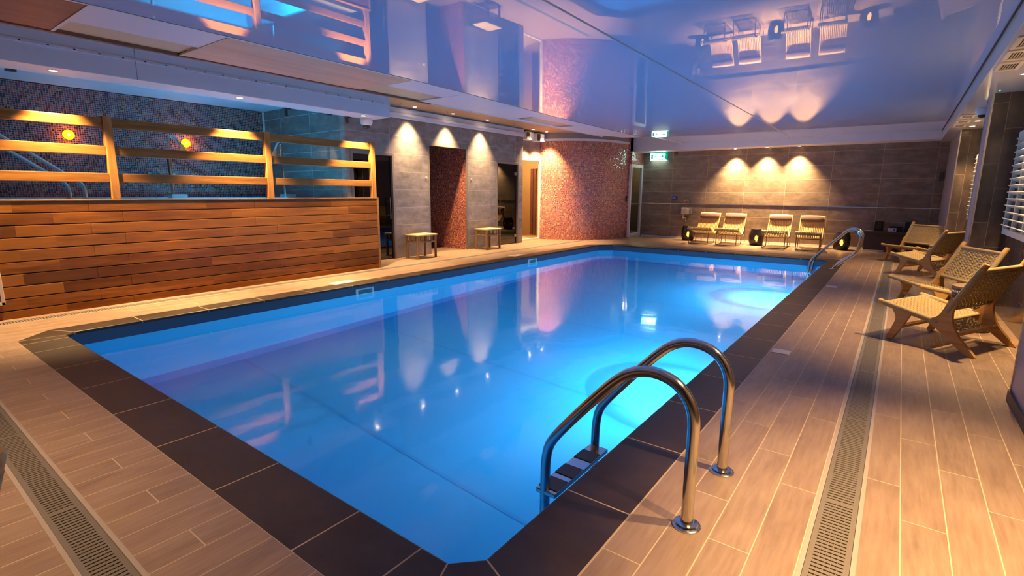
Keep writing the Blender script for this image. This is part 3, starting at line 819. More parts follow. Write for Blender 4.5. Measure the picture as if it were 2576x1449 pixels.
for k, y in enumerate((5.90, 6.50, 7.12)):
    downlight(.81, y, 2.45, ['nearest', 'middle', 'farthest'][k]+' downlight above the near pair of woven chairs', 'downlights above the near woven chairs', (170, 40, 60)[k], 84, .6)
for k, (x, y) in enumerate(((.40, .75), (.40, 1.6), (.62, 2.4))):
    downlight(x if x > .55 else .66, y, 2.45, ['first', 'second', 'third'][k]+' downlight of the window soffit at the near end of the pool', 'downlights at the near end', (60, 150, 240)[k], 78, .7)
for k, x in enumerate((-5.6, -4.1, -2.6)):
    downlight(x, -.5, 2.45, ['left', 'middle', 'right'][k]+' downlight in the soffit behind the near end of the pool', 'downlights behind the near end', (15, 55, 110)[k], 88, .8, aim=(0, .05, -1))

# ------------------------------------------------------------------ timber tub wall, railing, tub
t = thing('timber_tub_wall', 'reddish brown plank wall around the raised hot tub, left of the pool', 'tub wall', (-7.05, 3., 0))
b = MB(); z = 1.172; k = 0; XT = -7.05
while z > .03:
    z0 = max(z-.1215+.0095, 0); j0 = -.075+(.302 if k % 2 else 0)
    js = [-2.8]+[j0+1.805*q for q in range(-1, 5) if -2.7 < j0+1.805*q < 5.55]+[5.60]
    for a, c in zip(js, js[1:]):
        b.box(XT-.022, a+.0008, z0, XT, c-.0008, z)
    z -= .1215; k += 1
b.build('cladding', 'timber', t, bevel=.0035, seg=2)
b = MB(); b.box(XT-.03, -2.8, 0, XT-.022, 5.6, 1.17); b.build('backing', 'dark_gap', t)
b = MB(); b.box(XT-.10, 5.60, 0, XT+.004, 5.64, 1.185); b.build('end_post', 'timber_post', t, bevel=.003)
b = MB(); b.box(XT-.13, -2.8, 1.172, XT+.006, 5.64, 1.190); b.build('top_cap', 'timber_rail', t, bevel=.003)
t = thing('timber_railing', 'open timber railing with three rails standing on the hot tub wall', 'railing', (-7.09, 3., 1.19))
PYS = [.20, 2.0, 3.795, 5.565]
for y in PYS:
    b = MB(); b.box(-7.13, y-.04, 1.19, -7.05, y+.04, 2.085); b.build('post', 'timber_post', t, bevel=.005)
RZ = [(1.962, 2.066), (1.664, 1.766), (1.372, 1.472)]
ends = [-2.8]+PYS
for a, c in zip(ends, ends[1:]):
    for z0, z1 in RZ:
        b = MB(); b.box(-7.105, a+.038, z0, -7.07, c-.038, z1); b.build('rail', 'timber_rail', t, bevel=.006)
# tub shell with lit water
b = MB(); tz = 1.165; X0, X1, Y0, Y1 = -10.45, -7.15, -2.8, 5.575; i0, i1, j0, j1 = -9.9, -7.75, .6, 5.1
b.poly([(X0, Y0), (X1, Y0), (X1, Y1), (X0, Y1)], [[(i0, j0), (i1, j0), (i1, j1), (i0, j1)]], tz, mi=1)
for a, c in zip([(i0, j0), (i1, j0), (i1, j1), (i0, j1)], [(i1, j0), (i1, j1), (i0, j1), (i0, j0)]): b.quad((*a, tz), (*c, tz), (*c, .3), (*a, .3), 0)
b.quad((i0, j0, .3), (i1, j0, .3), (i1, j1, .3), (i0, j1, .3), 0)
for a, c in (((X1, Y0), (X1, Y1)), ((X1, Y1), (XW, Y1))): b.quad((*a, 0), (*c, 0), (*c, tz), (*a, tz), 1)
struct(b.build('tub_basin', ['tubliner', 'white_trim']), 'pale raised hot tub basin')
b = MB(); b.poly([(i0, j0), (i1, j0), (i1, j1), (i0, j1)], [], tz-.03)
tag(b.build('hot_tub_water', 'tubwater'), 'glowing turquoise water in the raised hot tub', 'water', kind='stuff')
for y, lab in ((4.70, 'turquoise underwater lamp at the far end of the hot tub'),):
    t = thing('tub_lamp', lab, 'light', (i1-.001, y, .75))
    b = MB(); b.tube([(i1, y, .75), (i1-.02, y, .75)], .09, 20); b.build('housing', 'steel', t)
    b = MB(); b.tube([(i1-.02, y, .75), (i1-.025, y, .75)], .07, 20); b.build('lens', 'tub_lens', t)
    point(t, (i1-.12, y, .78), 380, (.03, .64, .90), .07)
# steel swan neck spouts
def spout(x, y, h, label, dy):
    t = thing('water_spout', label, 'spout', (x, y, tz), group='swan neck spouts of the hot tub')
    b = MB(); b.box(x-.09, y-.06, tz, x+.09, y+.16, tz+.065); b.build('base', 'steel', t, bevel=.006)
    pts = rounded([(x, y, tz+.06), (x, y-.02, tz+.62), (x, y-.0+dy*.02, h), (x+.02, y+dy*.10, h-.02), (x+.03, y+dy*.16, h-.17)], .12, 7)
    b = MB(); b.tube(pts, .024, 14); b.build('pipe', 'chrome', t, smooth=True)
    b = MB(); p = Vector(pts[-1])
    vs = []
    for zz, w, d in ((.05, .024, .024), (-.10, .07, .016)):
        for sx, sy in ((-1,-1),(1,-1),(1,1),(-1,1)): vs.append((p.x+sx*d, p.y+dy*(.03 if zz < 0 else 0)+sy*w, p.z+zz))
    b.add(vs, [(0,1,2,3),(7,6,5,4),(0,1,5,4),(1,2,6,5),(2,3,7,6),(3,0,4,7)]); b.build('nozzle', 'chrome', t)
spout(-9.0, 3.28, 2.10, 'steel swan neck spout in front of the mosaic, left of the middle railing post', 1)
spout(-9.0, 5.10, 2.13, 'steel swan neck spout close to the turquoise tiled wall', -1)
# handrails into the tub
for dy, lab in ((0, 'left steel handrail sloping down into the hot tub'), (.17, 'right steel handrail sloping down into the hot tub')):
    t = thing('tub_handrail', lab, 'handrail', (-9., 2.03+dy, tz), group='steel handrails of the hot tub')
    b = MB(); pts = rounded([(-9., 2.03+dy, tz), (-9., 2.03+dy, 1.35), (-9.0, .55+dy, 2.50), (-9., .2+dy, 2.5), (-9., .2+dy, tz)], .16, 7)
    b.tube(pts, .022, 12); b.build('tube', 'chrome', t, smooth=True)
    b = MB(); b.lathe([(.05, 0), (.05, .006), (.025, .015)], 16, (-9., 2.03+dy, tz)); b.build('flange', 'steel', t)
for y, z, lab in ((4.093, 2.123, 'round amber wall light beside the swan neck spout'), (2.444, 2.122, 'round amber wall light left of the first tall railing post')):
    t = thing('wall_light', lab, 'light', (-10.45, y, z), group='amber lights on the mosaic')
    b = MB(); b.tube([(-10.45, y, z), (-10.43, y, z)], .075, 24); b.build('lens', 'amber', t)
    b = MB(); b.tube([(-10.43, y, z), (-10.42, y, z)], .022, 14); b.build('hub', 'steel', t)
    point(t, (-10.34, y, z), 3.2, (1., .48, .04), .04)
# small fittings below the beam
for k, (y, l) in enumerate(((1.30, 'left black clip under the beam edge above the tub'), (4.17, 'black clip under the beam edge beside the tiled tub wall'), (4.85, 'flat black clip under the beam between two taller clips'), (5.19, 'black clip under the beam next to the white dome camera'))):
    b = MB(); b.box(-7.19, y-.04, 2.433, -7.13, y+.04, 2.45)
    if k in (1, 3): b.box(-7.19, y-.02, 2.345, -7.175, y+.02, 2.44)
    tag(b.build('beam_clip', 'black'), l, 'clip', 'black clips under the beam')
def dome_cam(x, y, z, label, mat, s=1.):
    t = thing('mounted_camera', label, 'camera', (x, y, z))
    b = MB(); b.lathe([(.075*s, 0), (.085*s, -.02*s), (.085*s, -.06*s), (.07*s, -.085*s), (.055*s, -.095*s)], 24, (x, y, z)); b.build('housing', mat, t, smooth=True)
    b = MB(); b.lathe([(.055*s, -.09*s), (.05*s, -.115*s), (.03*s, -.135*s), (.0005, -.142*s)], 24, (x, y, z)); b.build('dome', 'black', t, smooth=True)
dome_cam(-7.09, 5.49, 2.45, 'white dome security camera under the end of the beam', 'white_trim', 1.15)
dome_cam(.735, 9.55, 2.45, 'dark dome security camera under the window-side soffit', 'white_soffit', .95)
# small chrome sprinklers in the recess ceiling
for x, y, l in ((-7.45, 6.55, 'chrome sprinkler above the grey wall near the end of the beam'), (-7.45, 7.75, 'chrome sprinkler above the shower recess'), (-7.5, 10.05, 'chrome sprinkler before the nook')):
    b = MB(); b.lathe([(.03, 0), (.03, -.008), (.008, -.012), (.008, -.04), (.022, -.042), (.022, -.046), (.0005, -.046)], 14, (x, y, 2.87))
    tag(b.build('sprinkler', 'sprink', smooth=True), l, 'sprinkler', 'ceiling sprinklers')
# loudspeaker cabinets over the nook
for y, l in ((11.22, 'grey box speaker over the nook, left one'), (11.72, 'grey box speaker over the nook beside the mosaic top')):
    t = thing('mounted_speaker', l, 'speaker', (-7.95, y, 2.6), group='box speakers over the nook')
    b = MB(); b.box(-8.05, y-.17, 2.62, -7.86, y+.17, 2.82); b.build('cabinet', 'white_soffit', t, bevel=.008)
    b = MB(); b.box(-7.86, y-.16, 2.63, -7.852, y-.03, 2.81); b.build('grille', 'black', t)
# white push buttons either side of the recess
for y, l in ((7.46, 'white push button left of the shower recess'), (8.85, 'white push button right of the shower recess')):
    b = MB(); b.box(XW, y-.014, 1.555, XW+.012, y+.014, 1.595); tag(b.build('push_switch', 'white_card', bevel=.003), l, 'button', 'push buttons by the recess')
# white grille low on the timber wall
t = thing('vent_grille', 'cream vent grille low on the timber tub wall at the left edge', 'vent', (-7.04, .75, .15))
b = MB(); gy0, gy1, gz0, gz1 = .45, .955, .155, .50
b.box(-7.045, gy1-.03, gz0, -7.02, gy1, gz1); b.box(-7.045, gy0, gz0, -7.02, gy0+.03, gz1); b.box(-7.045, gy0, gz0, -7.02, gy1, gz0+.03); b.box(-7.045, gy0, gz1-.03, -7.02, gy1, gz1)
b.build('frame', 'vent', t, bevel=.003)
b = MB()
for k in range(14): b.obox((-7.035, (gy0+gy1)/2, gz0+.045+k*.02), (.008, 0, .004), (0, (gy1-gy0)/2-.03, 0), (-.0008, 0, .0012))
b.build('slats', 'vent', t); b = MB(); b.box(-7.049, gy0+.02, gz0+.02, -7.044, gy1-.02, gz1-.02); b.build('backing', 'black', t)

# ------------------------------------------------------------------ stools
st0 = thing('cane_stool', 'pale topped cane stool left of the shower recess', 'stool', (-7.535, 7.04, 0), 0., 'cane stools by the left wall')
b = MB()
sx, sy, sh = .165, .255, .47
b.box(-sx-.02, -sy-.02, sh-.03, sx+.02, sy+.02, sh); b.build('seat', 'stool_top', st0, bevel=.012, world=False)
for ax in (-1, 1):
    for ay in (-1, 1):
        b = MB(); b.tube([(ax*(sx-.015), ay*(sy-.015), 0), (ax*(sx-.015), ay*(sy-.015), sh-.03)], .025, 12); b.build('leg', 'bamboo', st0, smooth=True, world=False)
b = MB(); zr = sh-.145
for a, c in (((-sx, -sy), (sx, -sy)), ((sx, -sy), (sx, sy)), ((sx, sy), (-sx, sy)), ((-sx, sy), (-sx, -sy))):
    b.tube([(a[0]*.97, a[1]*.97, zr), (c[0]*.97, c[1]*.97, zr)], .013, 10)
b.build('stretcher', 'bamboo', st0, smooth=True, world=False)
b = MB()
for a, c, n in (((-sx, -sy), (sx, -sy), 2), ((sx, -sy), (sx, sy), 3), ((sx, sy), (-sx, sy), 2), ((-sx, sy), (-sx, -sy), 3)):
    for k in range(1, n+1):
        p = lerp(a, c, k/(n+1)); b = MB(); b.tube([(p[0]*.95, p[1]*.95, zr), (p[0]*.95, p[1]*.95, sh-.025)], .013, 8)
        b.build('spindle', 'bamboo', st0, smooth=True, world=False)
dup(st0, (-7.56, 9.15, 0), 0., 'pale topped cane stool right of the shower recess, before the tinted door')

# ------------------------------------------------------------------ pool fittings
for y, l in ((4.474, 'white framed skimmer opening in the waterline band, nearer one'), (8.675, 'white framed skimmer opening in the waterline band, farther one')):
    t = thing('pool_skimmer', l, 'skimmer', (PX0, y, -.12), group='skimmers in the left pool wall')
    b = MB(); x0, x1 = PX0-.013, PX0+.006; w = .155
    b.box(x0, y-w, -.175, x1, y-w+.035, -.062); b.box(x0, y+w-.035, -.175, x1, y+w, -.062); b.box(x0, y-w+.035, -.082, x1, y+w-.035, -.062); b.box(x0, y-w+.035, -.175, x1, y+w-.035, -.155)
    b.build('frame', 'skimmer', t, bevel=.003); b = MB(); b.box(x0-.002, y-w+.03, -.16, x0+.003, y+w-.03, -.075); b.build('flap', 'skim_in', t)
def plate(x, y, sx, sy, l, g):
    t = thing('deck_plate', l, 'plate', (x, y, 0), group=g)
    b = MB(); b.box(x-sx, y-sy, .0005, x+sx, y+sy, .004); b.build('lid', 'plate', t, bevel=.002)
    b = MB(); b.lathe([(.0005, .0045), (.010, .0045), (.012, .004)], 14, (x, y, 0)); b.build('screw', 'steel', t)
plate(-6.305, 4.345, .095, .19, 'pale skimmer lid on the left deck beside the timber wall', 'skimmer lids on the left deck')
plate(-6.275, 8.528, .095, .19, 'pale skimmer lid on the left deck beside the second stool', 'skimmer lids on the left deck')
plate(-.66, 4.642, .067, .062, 'pale plate in the right deck nearer the big ladder', 'pale plates in the right deck')
plate(-.657, 8.485, .067, .085, 'pale plate in the right deck farther along, before the far ladder', 'pale plates in the right deck')
def flange(b, x, y, r=.055):
    b.lathe([(r, 0), (r, .006), (r*.9, .010), (r*.84, .010), (r*.78, .017), (r*.55, .021), (.024, .021)], 28, (x, y, 0))
def tubing(pts, y): return [(x, y, z) for x, z in pts]
t = thing('pool_ladder', 'polished steel pool ladder with two arched handrails in the foreground', 'ladder', (-.87, 2.13, 0))
prof = [(-.535, .0), (-.535, .36), (-.535, .46), (-.565, .535), (-.625, .588), (-.71, .606), (-.795, .585), (-.865, .53), (-.96, .425), (-1.075, .29), (-1.155, .19), (-1.19, .13), (-1.203, .05), (-1.205, -.05), (-1.205, -1.05)]
prof = chaikin(prof, 2)
for y in (1.881, 2.386):
    b = MB(); b.tube(tubing(prof, y), .0235, 18); b.build('handrail', 'chrome', t, smooth=True)
    b = MB(); flange(b, -.535, y); b.build('flange', 'chrome', t, smooth=True)
for z in (-.09, -.37, -.64, -.92):
    b = MB(); b.box(-1.245, 1.86, z-.025, -1.135, 2.41, z); so = b.build('step', 'chrome', t, bevel=.006)
    for y0 in (1.885, 2.03, 2.22):
        b = MB(); b.box(-1.242, y0, z, -1.138, y0+.10, z+.004); b.build('tread_pad', 'step', so)
t = thing('pool_ladder', 'steel pool ladder with looped handrails at the far right pool corner', 'ladder', (-.87, 10.78, 0))
prof = [(-.831, 0.), (-.815, .045), (-.74, .11), (-.62, .21), (-.535, .29), (-.505, .36), (-.49, .46), (-.478, .56), (-.495, .635), (-.55, .685), (-.63, .702), (-.71, .665), (-.80, .555), (-.95, .40), (-1.10, .235), (-1.175, .135), (-1.20, .05), (-1.205, -.06), (-1.205, -.9)]
prof = chaikin(prof, 2)
for y in (10.53, 11.03):
    b = MB(); b.tube(tubing(prof, y), .0225, 16); b.build('handrail', 'chrome', t, smooth=True)
    b = MB(); flange(b, -.831, y, .05); b.build('flange', 'chrome', t, smooth=True)
for z in (-.09, -.4, -.7):
    b = MB(); b.box(-1.245, 10.51, z-.025, -1.16, 11.05, z); b.build('step', 'chrome', t, bevel=.006)

# ------------------------------------------------------------------ woven lounge chairs (local x: backwards, y: to the sitter's right, origin between front feet)
W = .70
ch0 = thing('woven_chair', 'cord woven teak lounge chair nearest on the right deck, back turned to us', 'chair', (0, 0, 0), 0., 'woven lounge chairs')
def outline(pts, n=2): return chaikin_closed(pts, n)
FR = [(-.005, .30), (.05, .318), (.17, .285), (.15, .25), (.118, .17), (.075, .085), (.034, .0), (-.018, .0), (-.004, .05), (.03, .14), (.05, .22)]
RE = [(.30, .262), (.36, .29), (.395, .375), (.425, .47), (.475, .45), (.452, .36), (.455, .28), (.49, .19), (.545, .115), (.652, .012), (.640, .0), (.600, .0), (.545, .035), (.44, .115), (.36, .185), (.28, .225)]
for s in (-1, 1):
    y0, y1 = s*(W/2-.018), s*(W/2+.018); lo, hi = min(y0, y1), max(y0, y1)
    b = MB(); b.prism(outline(FR), 1, lo, hi); b.build('leg', 'teak', ch0, bevel=.006, world=False)
    b = MB(); b.prism(outline(RE), 1, lo, hi); b.build('leg', 'teak', ch0, bevel=.006, world=False)
    b = MB(); b.tube([(-.09, s*W/2, .330), (-.06, s*W/2, .322), (.30, s*W/2, .247), (.36, s*W/2, .236)], [.022, .026, .026, .024], 12); b.build('seat_rail', 'rope_x', ch0, smooth=True, world=False)
    b = MB(); b.tube([(.41, s*W/2, .335), (.59, s*W/2, .71)], .026, 12); b.build('back_rail', 'rope_z', ch0, smooth=True, world=False)
    b = MB(); b.tube([(.585, s*W/2, .70), (.612, s*W/2, .757), (.616, s*W/2, .765)], [.025, .025, .018], 12); b.build('back_post_tip', 'teak', ch0, smooth=True, world=False)
    b = MB(); b.tube([(-.085, s*W/2, .329), (-.118, s*W/2, .337), (-.124, s*W/2, .338)], [.024, .022, .014], 12); b.build('seat_rail_tip', 'teak', ch0, smooth=True, world=False)
for (x, z, r, nm) in ((-.075, .322, .017, 'front_rail'), (.355, .238, .017, 'rear_seat_rail'), (.585, .705, .018, 'top_rail'), (.425, .365, .017, 'lower_back_rail')):
    b = MB(); b.tube([(x, -W/2, z), (x, W/2, z)], r, 12); b.build(nm, 'rope_y', ch0, smooth=True, world=False)
for (x, z) in ((.075, .135), (.48, .155)):
    b = MB(); b.obox((x, 0, z), (.022, 0, 0), (0, W/2, 0), (0, 0, .013)); b.build('stretcher', 'teak', ch0, bevel=.004, world=False)
def weave(p0, p1, sagv, nrm):
    """cords across (y) and along p0-p1, over and under"""
    p0, p1, nrm = Vector(p0), Vector(p1), Vector(nrm).normalized(); L = (p1-p0).length; d = (p1-p0)/L
    b = MB(); pu = .0150; pv = .0285; nu = int(L/pu); hw = W/2; nv = int((2*hw-.03)/pv)
    def base(s, y):
        q = s/L; e = y/hw
        return p0+d*s+Vector((0, y, 0))-nrm*(sagv*4*q*(1-q)*(1-.35*e*e))
    for i in range(nu+1):
        s = (i+.5)*L/(nu+1); pts = []
        for j in range(nv*2+1):
            y = -hw+.004+(2*hw-.008)*j/(nv*2)
            pts.append(base(s, y)+nrm*(.0042*math.cos(PI*(j+2*i)/2*1.0)))
        b.tube(pts, .0060, 5, caps=False)
    for j in range(nv):
        y = -hw+.015+(j+.5)*(2*hw-.03)/nv; pts = []
        for i in range(nu*1+2):
            s = min(L, i*L/(nu+1)); pts.append(base(s, y)+nrm*(.003*(1 if i % 2 else -1)))
        for o in (-.0048, .0048): b.tube([p+Vector((0, o, 0)) for p in pts], .0042, 4, caps=False)
    return b
weave((-.075, 0, .335), (.355, 0, .252), .028, (.19, 0, .98)).build('seat', 'rope', ch0, smooth=True, world=False)
weave((.425, 0, .375), (.585, 0, .708), .022, (-.90, 0, .43)).build('backrest', 'rope', ch0, smooth=True, world=False)
def place_chair(o, x, y, deg):
    o.location = (x, y, 0); o.rotation_euler = (0, 0, math.radians(deg)+PI)
place_chair(ch0, .204, 6.018, 153.2)
for (x, y, a, l) in ((.228, 7.341, 204.1, 'cord woven teak lounge chair of the near pair, turned to face us'),
                     (.215, 10.958, 154.1, 'cord woven teak lounge chair of the far pair, back turned to us'),
                     (.128, 12.387, 230.7, 'cord woven teak lounge chair farthest down the deck, turned to face us')):
    c = dup(ch0, (0, 0, 0), 0., l); place_chair(c, x, y, a)
CHE = dup(ch0, (0, 0, 0), 0., 'woven chair cut off by the left edge, only its back corner showing'); place_chair(CHE, -1.872, -.432, 204)
# patterned drum stools between the woven chairs
dr0 = thing('drum_table', 'dark patterned drum table between the near pair of woven chairs', 'table', (.66, 6.62, 0), 0., 'patterned drum tables between chairs')
b = MB(); b.lathe([(.165, 0), (.175, .03), (.165, .12), (.15, .22), (.155, .32), (.165, .39), (.16, .41)], 40, uv=True); b.build('body', 'batik', dr0, smooth=True, world=False)
b = MB(); b.lathe([(.16, .405), (.165, .41), (.165, .425), (.15, .43), (.0005, .43)], 40); b.build('top', 'batik_top', dr0, smooth=True, world=False)
b = MB()
for k in range(44):
    a = 2*PI*k/44; b.obox((.166*math.cos(a), .166*math.sin(a), .375), (.004*math.cos(a), .004*math.sin(a), 0), (-.005*math.sin(a), .005*math.cos(a), 0), (0, 0, .008))
b.build('stud_band', 'white_card', dr0, world=False)
dup(dr0, (.64, 11.62, 0), 0., 'dark patterned drum table between the far pair of woven chairs')

# ------------------------------------------------------------------ slatted loungers (local y: backwards, origin between front feet)
lg0 = thing('slatted_lounger', 'slatted wood lounger at the left end of the row', 'lounger', (0, 0, 0), 0., 'slatted loungers along the end wall')
prof = chaikin([(-.10, .375), (-.09, .425), (-.02, .445), (.15, .40), (.40, .285), (.60, .245), (.74, .31), (.86, .46), (1.02, .70), (1.07, .775)], 3)
b = MB(); n = 15; lw = .54
for k in range(n):
    x = -lw/2+lw*(k+.5)/n; w = .0125
    vs = []
    for i, (y, z) in enumerate(prof):
        a = prof[max(i-1, 0)]; c = prof[min(i+1, len(prof)-1)]; tx = Vector((c[0]-a[0], c[1]-a[1])).normalized(); nn = (-tx.y*.006, tx.x*.006)
        vs += [(x-w, y-nn[0], z-nn[1]), (x+w, y-nn[0], z-nn[1]), (x+w, y+nn[0], z+nn[1]), (x-w, y+nn[0], z+nn[1])]
    m = len(prof)
    fs = [(4*i+q, 4*i+(q+1) % 4, 4*(i+1)+(q+1) % 4, 4*(i+1)+q) for i in range(m-1) for q in range(4)]+[(0,1,2,3), (4*m-1,4*m-2,4*m-3,4*m-4)]
    b.add(vs, fs)
b.build('slatted_seat', 'slat', lg0, world=False)
for (y, z) in ((-.095, .385), (.17, .375), (.45, .25), (.70, .262), (.92, .53), (1.055, .745)):
    b = MB(); b.tube([(-lw/2, y+.01, z-.012), (lw/2, y+.01, z-.012)], .011, 8); b.build('cross_bar', 'rod', lg0, smooth=True, world=False)
for s in (-1, 1):
    x = s*(lw/2-.03)
    b = MB(); b.tube(rounded([(x, .10, .385), (x, .03, .26), (x, .0, .009), (x, .60, .009)], .06), .009, 8); b.build('leg', 'rod', lg0, smooth=True, world=False)
    b = MB(); b.tube(rounded([(x, .60, .009), (x, .66, .13), (x, .60, .24), (x, 1.0, .20), (x, .97, .60)], .05), .009, 8); b.build('leg', 'rod', lg0, smooth=True, world=False)
    b = MB(); b.tube([(x, .97, .60), (x, 1.16, .009)], .009, 8); b.build('leg', 'rod', lg0, smooth=True, world=False)
b = MB(); b.tube([(-lw/2+.03, 0, .009), (lw/2-.03, 0, .009)], .009, 8); b.build('floor_bar', 'rod', lg0, smooth=True, world=False)
b = MB(); d = Vector((0, 1.07-.93, .775-.565)).normalized()
vs = []
m = 14
for k in range(m+1):
    x = -.25+.5*k/m; e = 1-.35*abs(2*k/m-1)**6
    for q in range(12):
        a = 2*PI*q/12; c0 = Vector((x, .985, .69)); vs.append(c0+d*math.cos(a)*.098*e+Vector((0, -d.z, d.y))*math.sin(a)*.048*e+Vector((0, -d.z, d.y))*.02)
fs = [(k*12+q, k*12+(q+1) % 12, (k+1)*12+(q+1) % 12, (k+1)*12+q) for k in range(m) for q in range(12)]+[tuple(range(12))[::-1], tuple(m*12+q for q in range(12))]
mi = []
b.add(vs, fs)
po = b.build('head_cushion', ['cushion', 'cushion_shaded'], lg0, smooth=True, world=False)
for p in po.data.polygons:
    if (p.center-Vector((0, .985, .69))).dot(d) < .03: p.material_index = 1  # paints shade below: top keeps the lit tone, the rest goes darker
LG = [(-4.12, 13.55, 1), (-3.43, 13.55, 3), (-2.35, 13.58, 3), (-1.63, 13.58, 4)]
LL = ['slatted wood lounger at the left end of the row, by the wall sink', 'second slatted wood lounger from the left, touching the first', 'third slatted wood lounger from the left, right of the middle candle drum', 'slatted wood lounger at the right end of the row']
for k, (x, y, a) in enumerate(LG):
    o = lg0 if k == 0 else dup(lg0, (0, 0, 0))
    o.location = (x, y, 0); o.rotation_euler = (0, 0, math.radians(a)); o['label'] = LL[k]
# candle drums: barrel with cut openings
def drum(x, y, label, rz):
    t = thing('candle_drum', label, 'drum table', (x, y, 0), rz, 'dark ceramic candle drums')
    b = MB(); seg = 48; prof = [(.135, 0), (.150, .02), (.172, .09), (.183, .16), (.183, .25), (.172, .32), (.150, .385), (.142, .405)]
    prof = [(r, z) for r, z in chaikin(prof, 1)]
    H2 = []
    hole = lambda a, z: any(((a-c+PI) % (2*PI)-PI)**2*.18**2/(.062**2)+((z-.20)/.085)**2 < 1 for c in (-PI/2, 0, PI/2, PI))
    for rr in (1., .90):
        vs = [(r*rr*math.cos(2*PI*k/seg), r*rr*math.sin(2*PI*k/seg), z) for r, z in prof for k in range(seg)]
        fs = []
        for i in range(len(prof)-1):
            for k in range(seg):
                if not hole(2*PI*(k+.5)/seg, (prof[i][1]+prof[i+1][1])/2): fs.append((i*seg+k, i*seg+(k+1) % seg, (i+1)*seg+(k+1) % seg, (i+1)*seg+k))
        b.add(vs, fs)
    b.build('body', 'drum', t, smooth=True, world=False)
    b = MB(); b.lathe([(.0005, .42), (.135, .42), (.150, .412), (.142, .40), (.0005, .395)], 36); b.build('lid', 'drum', t, smooth=True, world=False)
    c = thing('candle', 'small glowing candle inside the '+label[label.index('dark'):], 'candle', (x, y, .0), 0., 'glowing candles in the drums')
    b = MB(); b.lathe([(.035, .02), (.04, .08), (.038, .17), (.02, .23), (.0005, .25)], 16); b.build('glow', 'flame', c, smooth=True, world=False)
    b = MB(); b.lathe([(.05, .0), (.05, .02), (.0005, .02)], 16); b.build('dish', 'drum', c, world=False)
    point(c, (x, y, .3), 1.2, (1., .45, .1), .03)
drum(-4.67, 14.42, 'dark ceramic candle drum left of the first lounger', .35)
drum(-2.87, 14.25, 'dark ceramic candle drum between the second and third loungers', .25)
drum(-1.03, 14.42, 'dark ceramic candle drum right of the last lounger', .12)

# ------------------------------------------------------------------ end wall fittings
t = thing('exit_sign', 'lit green exit sign with running figure, high on the end wall', 'sign', (-5.85, 14.9, 2.25))
b = MB(); b.box(-6.09, 14.86, 2.245, -5.60, 14.99, 2.462); b.build('housing', 'exit_green', t, bevel=.006)
b = MB(); b.box(-6.065, 14.850, 2.262, -5.625, 14.861, 2.435); b.build('face', 'exit_white', t)
b = MB(); y0, y1 = 14.8475, 14.8505; cx = -5.94
def gb(x0, z0, x1, z1): b.box(x0, y0, z0, x1, y1, z1)
gb(-6.045, 2.275, -5.985, 2.40)                       # door leaf
b.lathe([(.0005, 0), (.012, .006), (.016, .014), (.012, .024), (.0005, .03)], 12, (-5.915, y0+.002, 2.385))
b.prism([(-5.935, 2.335), (-5.905, 2.375), (-5.885, 2.37), (-5.905, 2.325)], 1, y0, y1)
b.prism([(-5.93, 2.335), (-5.905, 2.33), (-5.885, 2.30), (-5.865, 2.30), (-5.865, 2.288), (-5.893, 2.288)], 1, y0, y1)
b.prism([(-5.935, 2.34), (-5.915, 2.32), (-5.945, 2.29), (-5.97, 2.275), (-5.975, 2.287), (-5.952, 2.30)], 1, y0, y1)
b.prism([(-5.905, 2.372), (-5.87, 2.345), (-5.863, 2.353), (-5.895, 2.382)], 1, y0, y1)
b.prism([(-5.925, 2.37), (-5.955, 2.355), (-5.965, 2.325), (-5.955, 2.322), (-5.946, 2.346), (-5.92, 2.355)], 1, y0, y1)
b.prism([(-5.80, 2.335), (-5.72, 2.335), (-5.72, 2.31), (-5.655, 2.348), (-5.72, 2.386), (-5.72, 2.361), (-5.80, 2.361)], 1, y0, y1)
b.build('pictogram', 'exit_green', t)
b = MB(); b.box(-6.07, 14.875, 2.236, -5.62, 14.975, 2.246); b.build('added_glow_strip', 'exit_white', t)  # glowing strip added to throw light below the sign
b = MB(); b.tube([(-5.36, 15.0, 2.425), (-5.36, 14.93, 2.425)], .042, 20); tag(b.build('mounted_alarm', 'red_box', smooth=True), 'red round alarm sounder under the bulkhead right of the exit sign', 'alarm')
t = thing('mounted_dispenser', 'small blue wall box with a white symbol above the sink', 'box', (-5.30, 14.98, 1.08))
b = MB(); b.box(-5.37, 14.94, 1.085, -5.235, 15.0, 1.215); b.build('box', 'blue_box', t, bevel=.012)
b = MB(); b.box(-5.335, 14.936, 1.125, -5.275, 14.941, 1.135); b.box(-5.335, 14.936, 1.165, -5.275, 14.941, 1.175); b.box(-5.335, 14.936, 1.125, -5.325, 14.941, 1.175); b.box(-5.285, 14.936, 1.125, -5.275, 14.941, 1.175); b.box(-5.31, 14.936, 1.145, -5.265, 14.941, 1.155)
b.build('symbol', 'white_card', t)
t = thing('wall_sink', 'small steel drinking basin on the end wall with a bent tap', 'sink', (-4.95, 14.9, .5))
b = MB(); o = [(-.13, 0), (-.13, -.14), (-.08, -.22), (.08, -.22), (.13, -.14), (.13, 0)]
b.prism([(-4.95+x, 15.+y) for x, y in o], 2, .70, .86); b.build('basin', 'steel', t, bevel=.01)
b = MB(); b.box(-5.10, 14.985, .72, -4.79, 15.0, .90); b.build('splashback', 'steel', t, bevel=.003)
b = MB(); b.tube(rounded([(-4.89, 14.93, .86), (-4.89, 14.93, 1.09), (-4.95, 14.88, 1.11), (-4.98, 14.86, 1.06)], .03), .008, 10); b.build('tap', 'chrome', t, smooth=True)
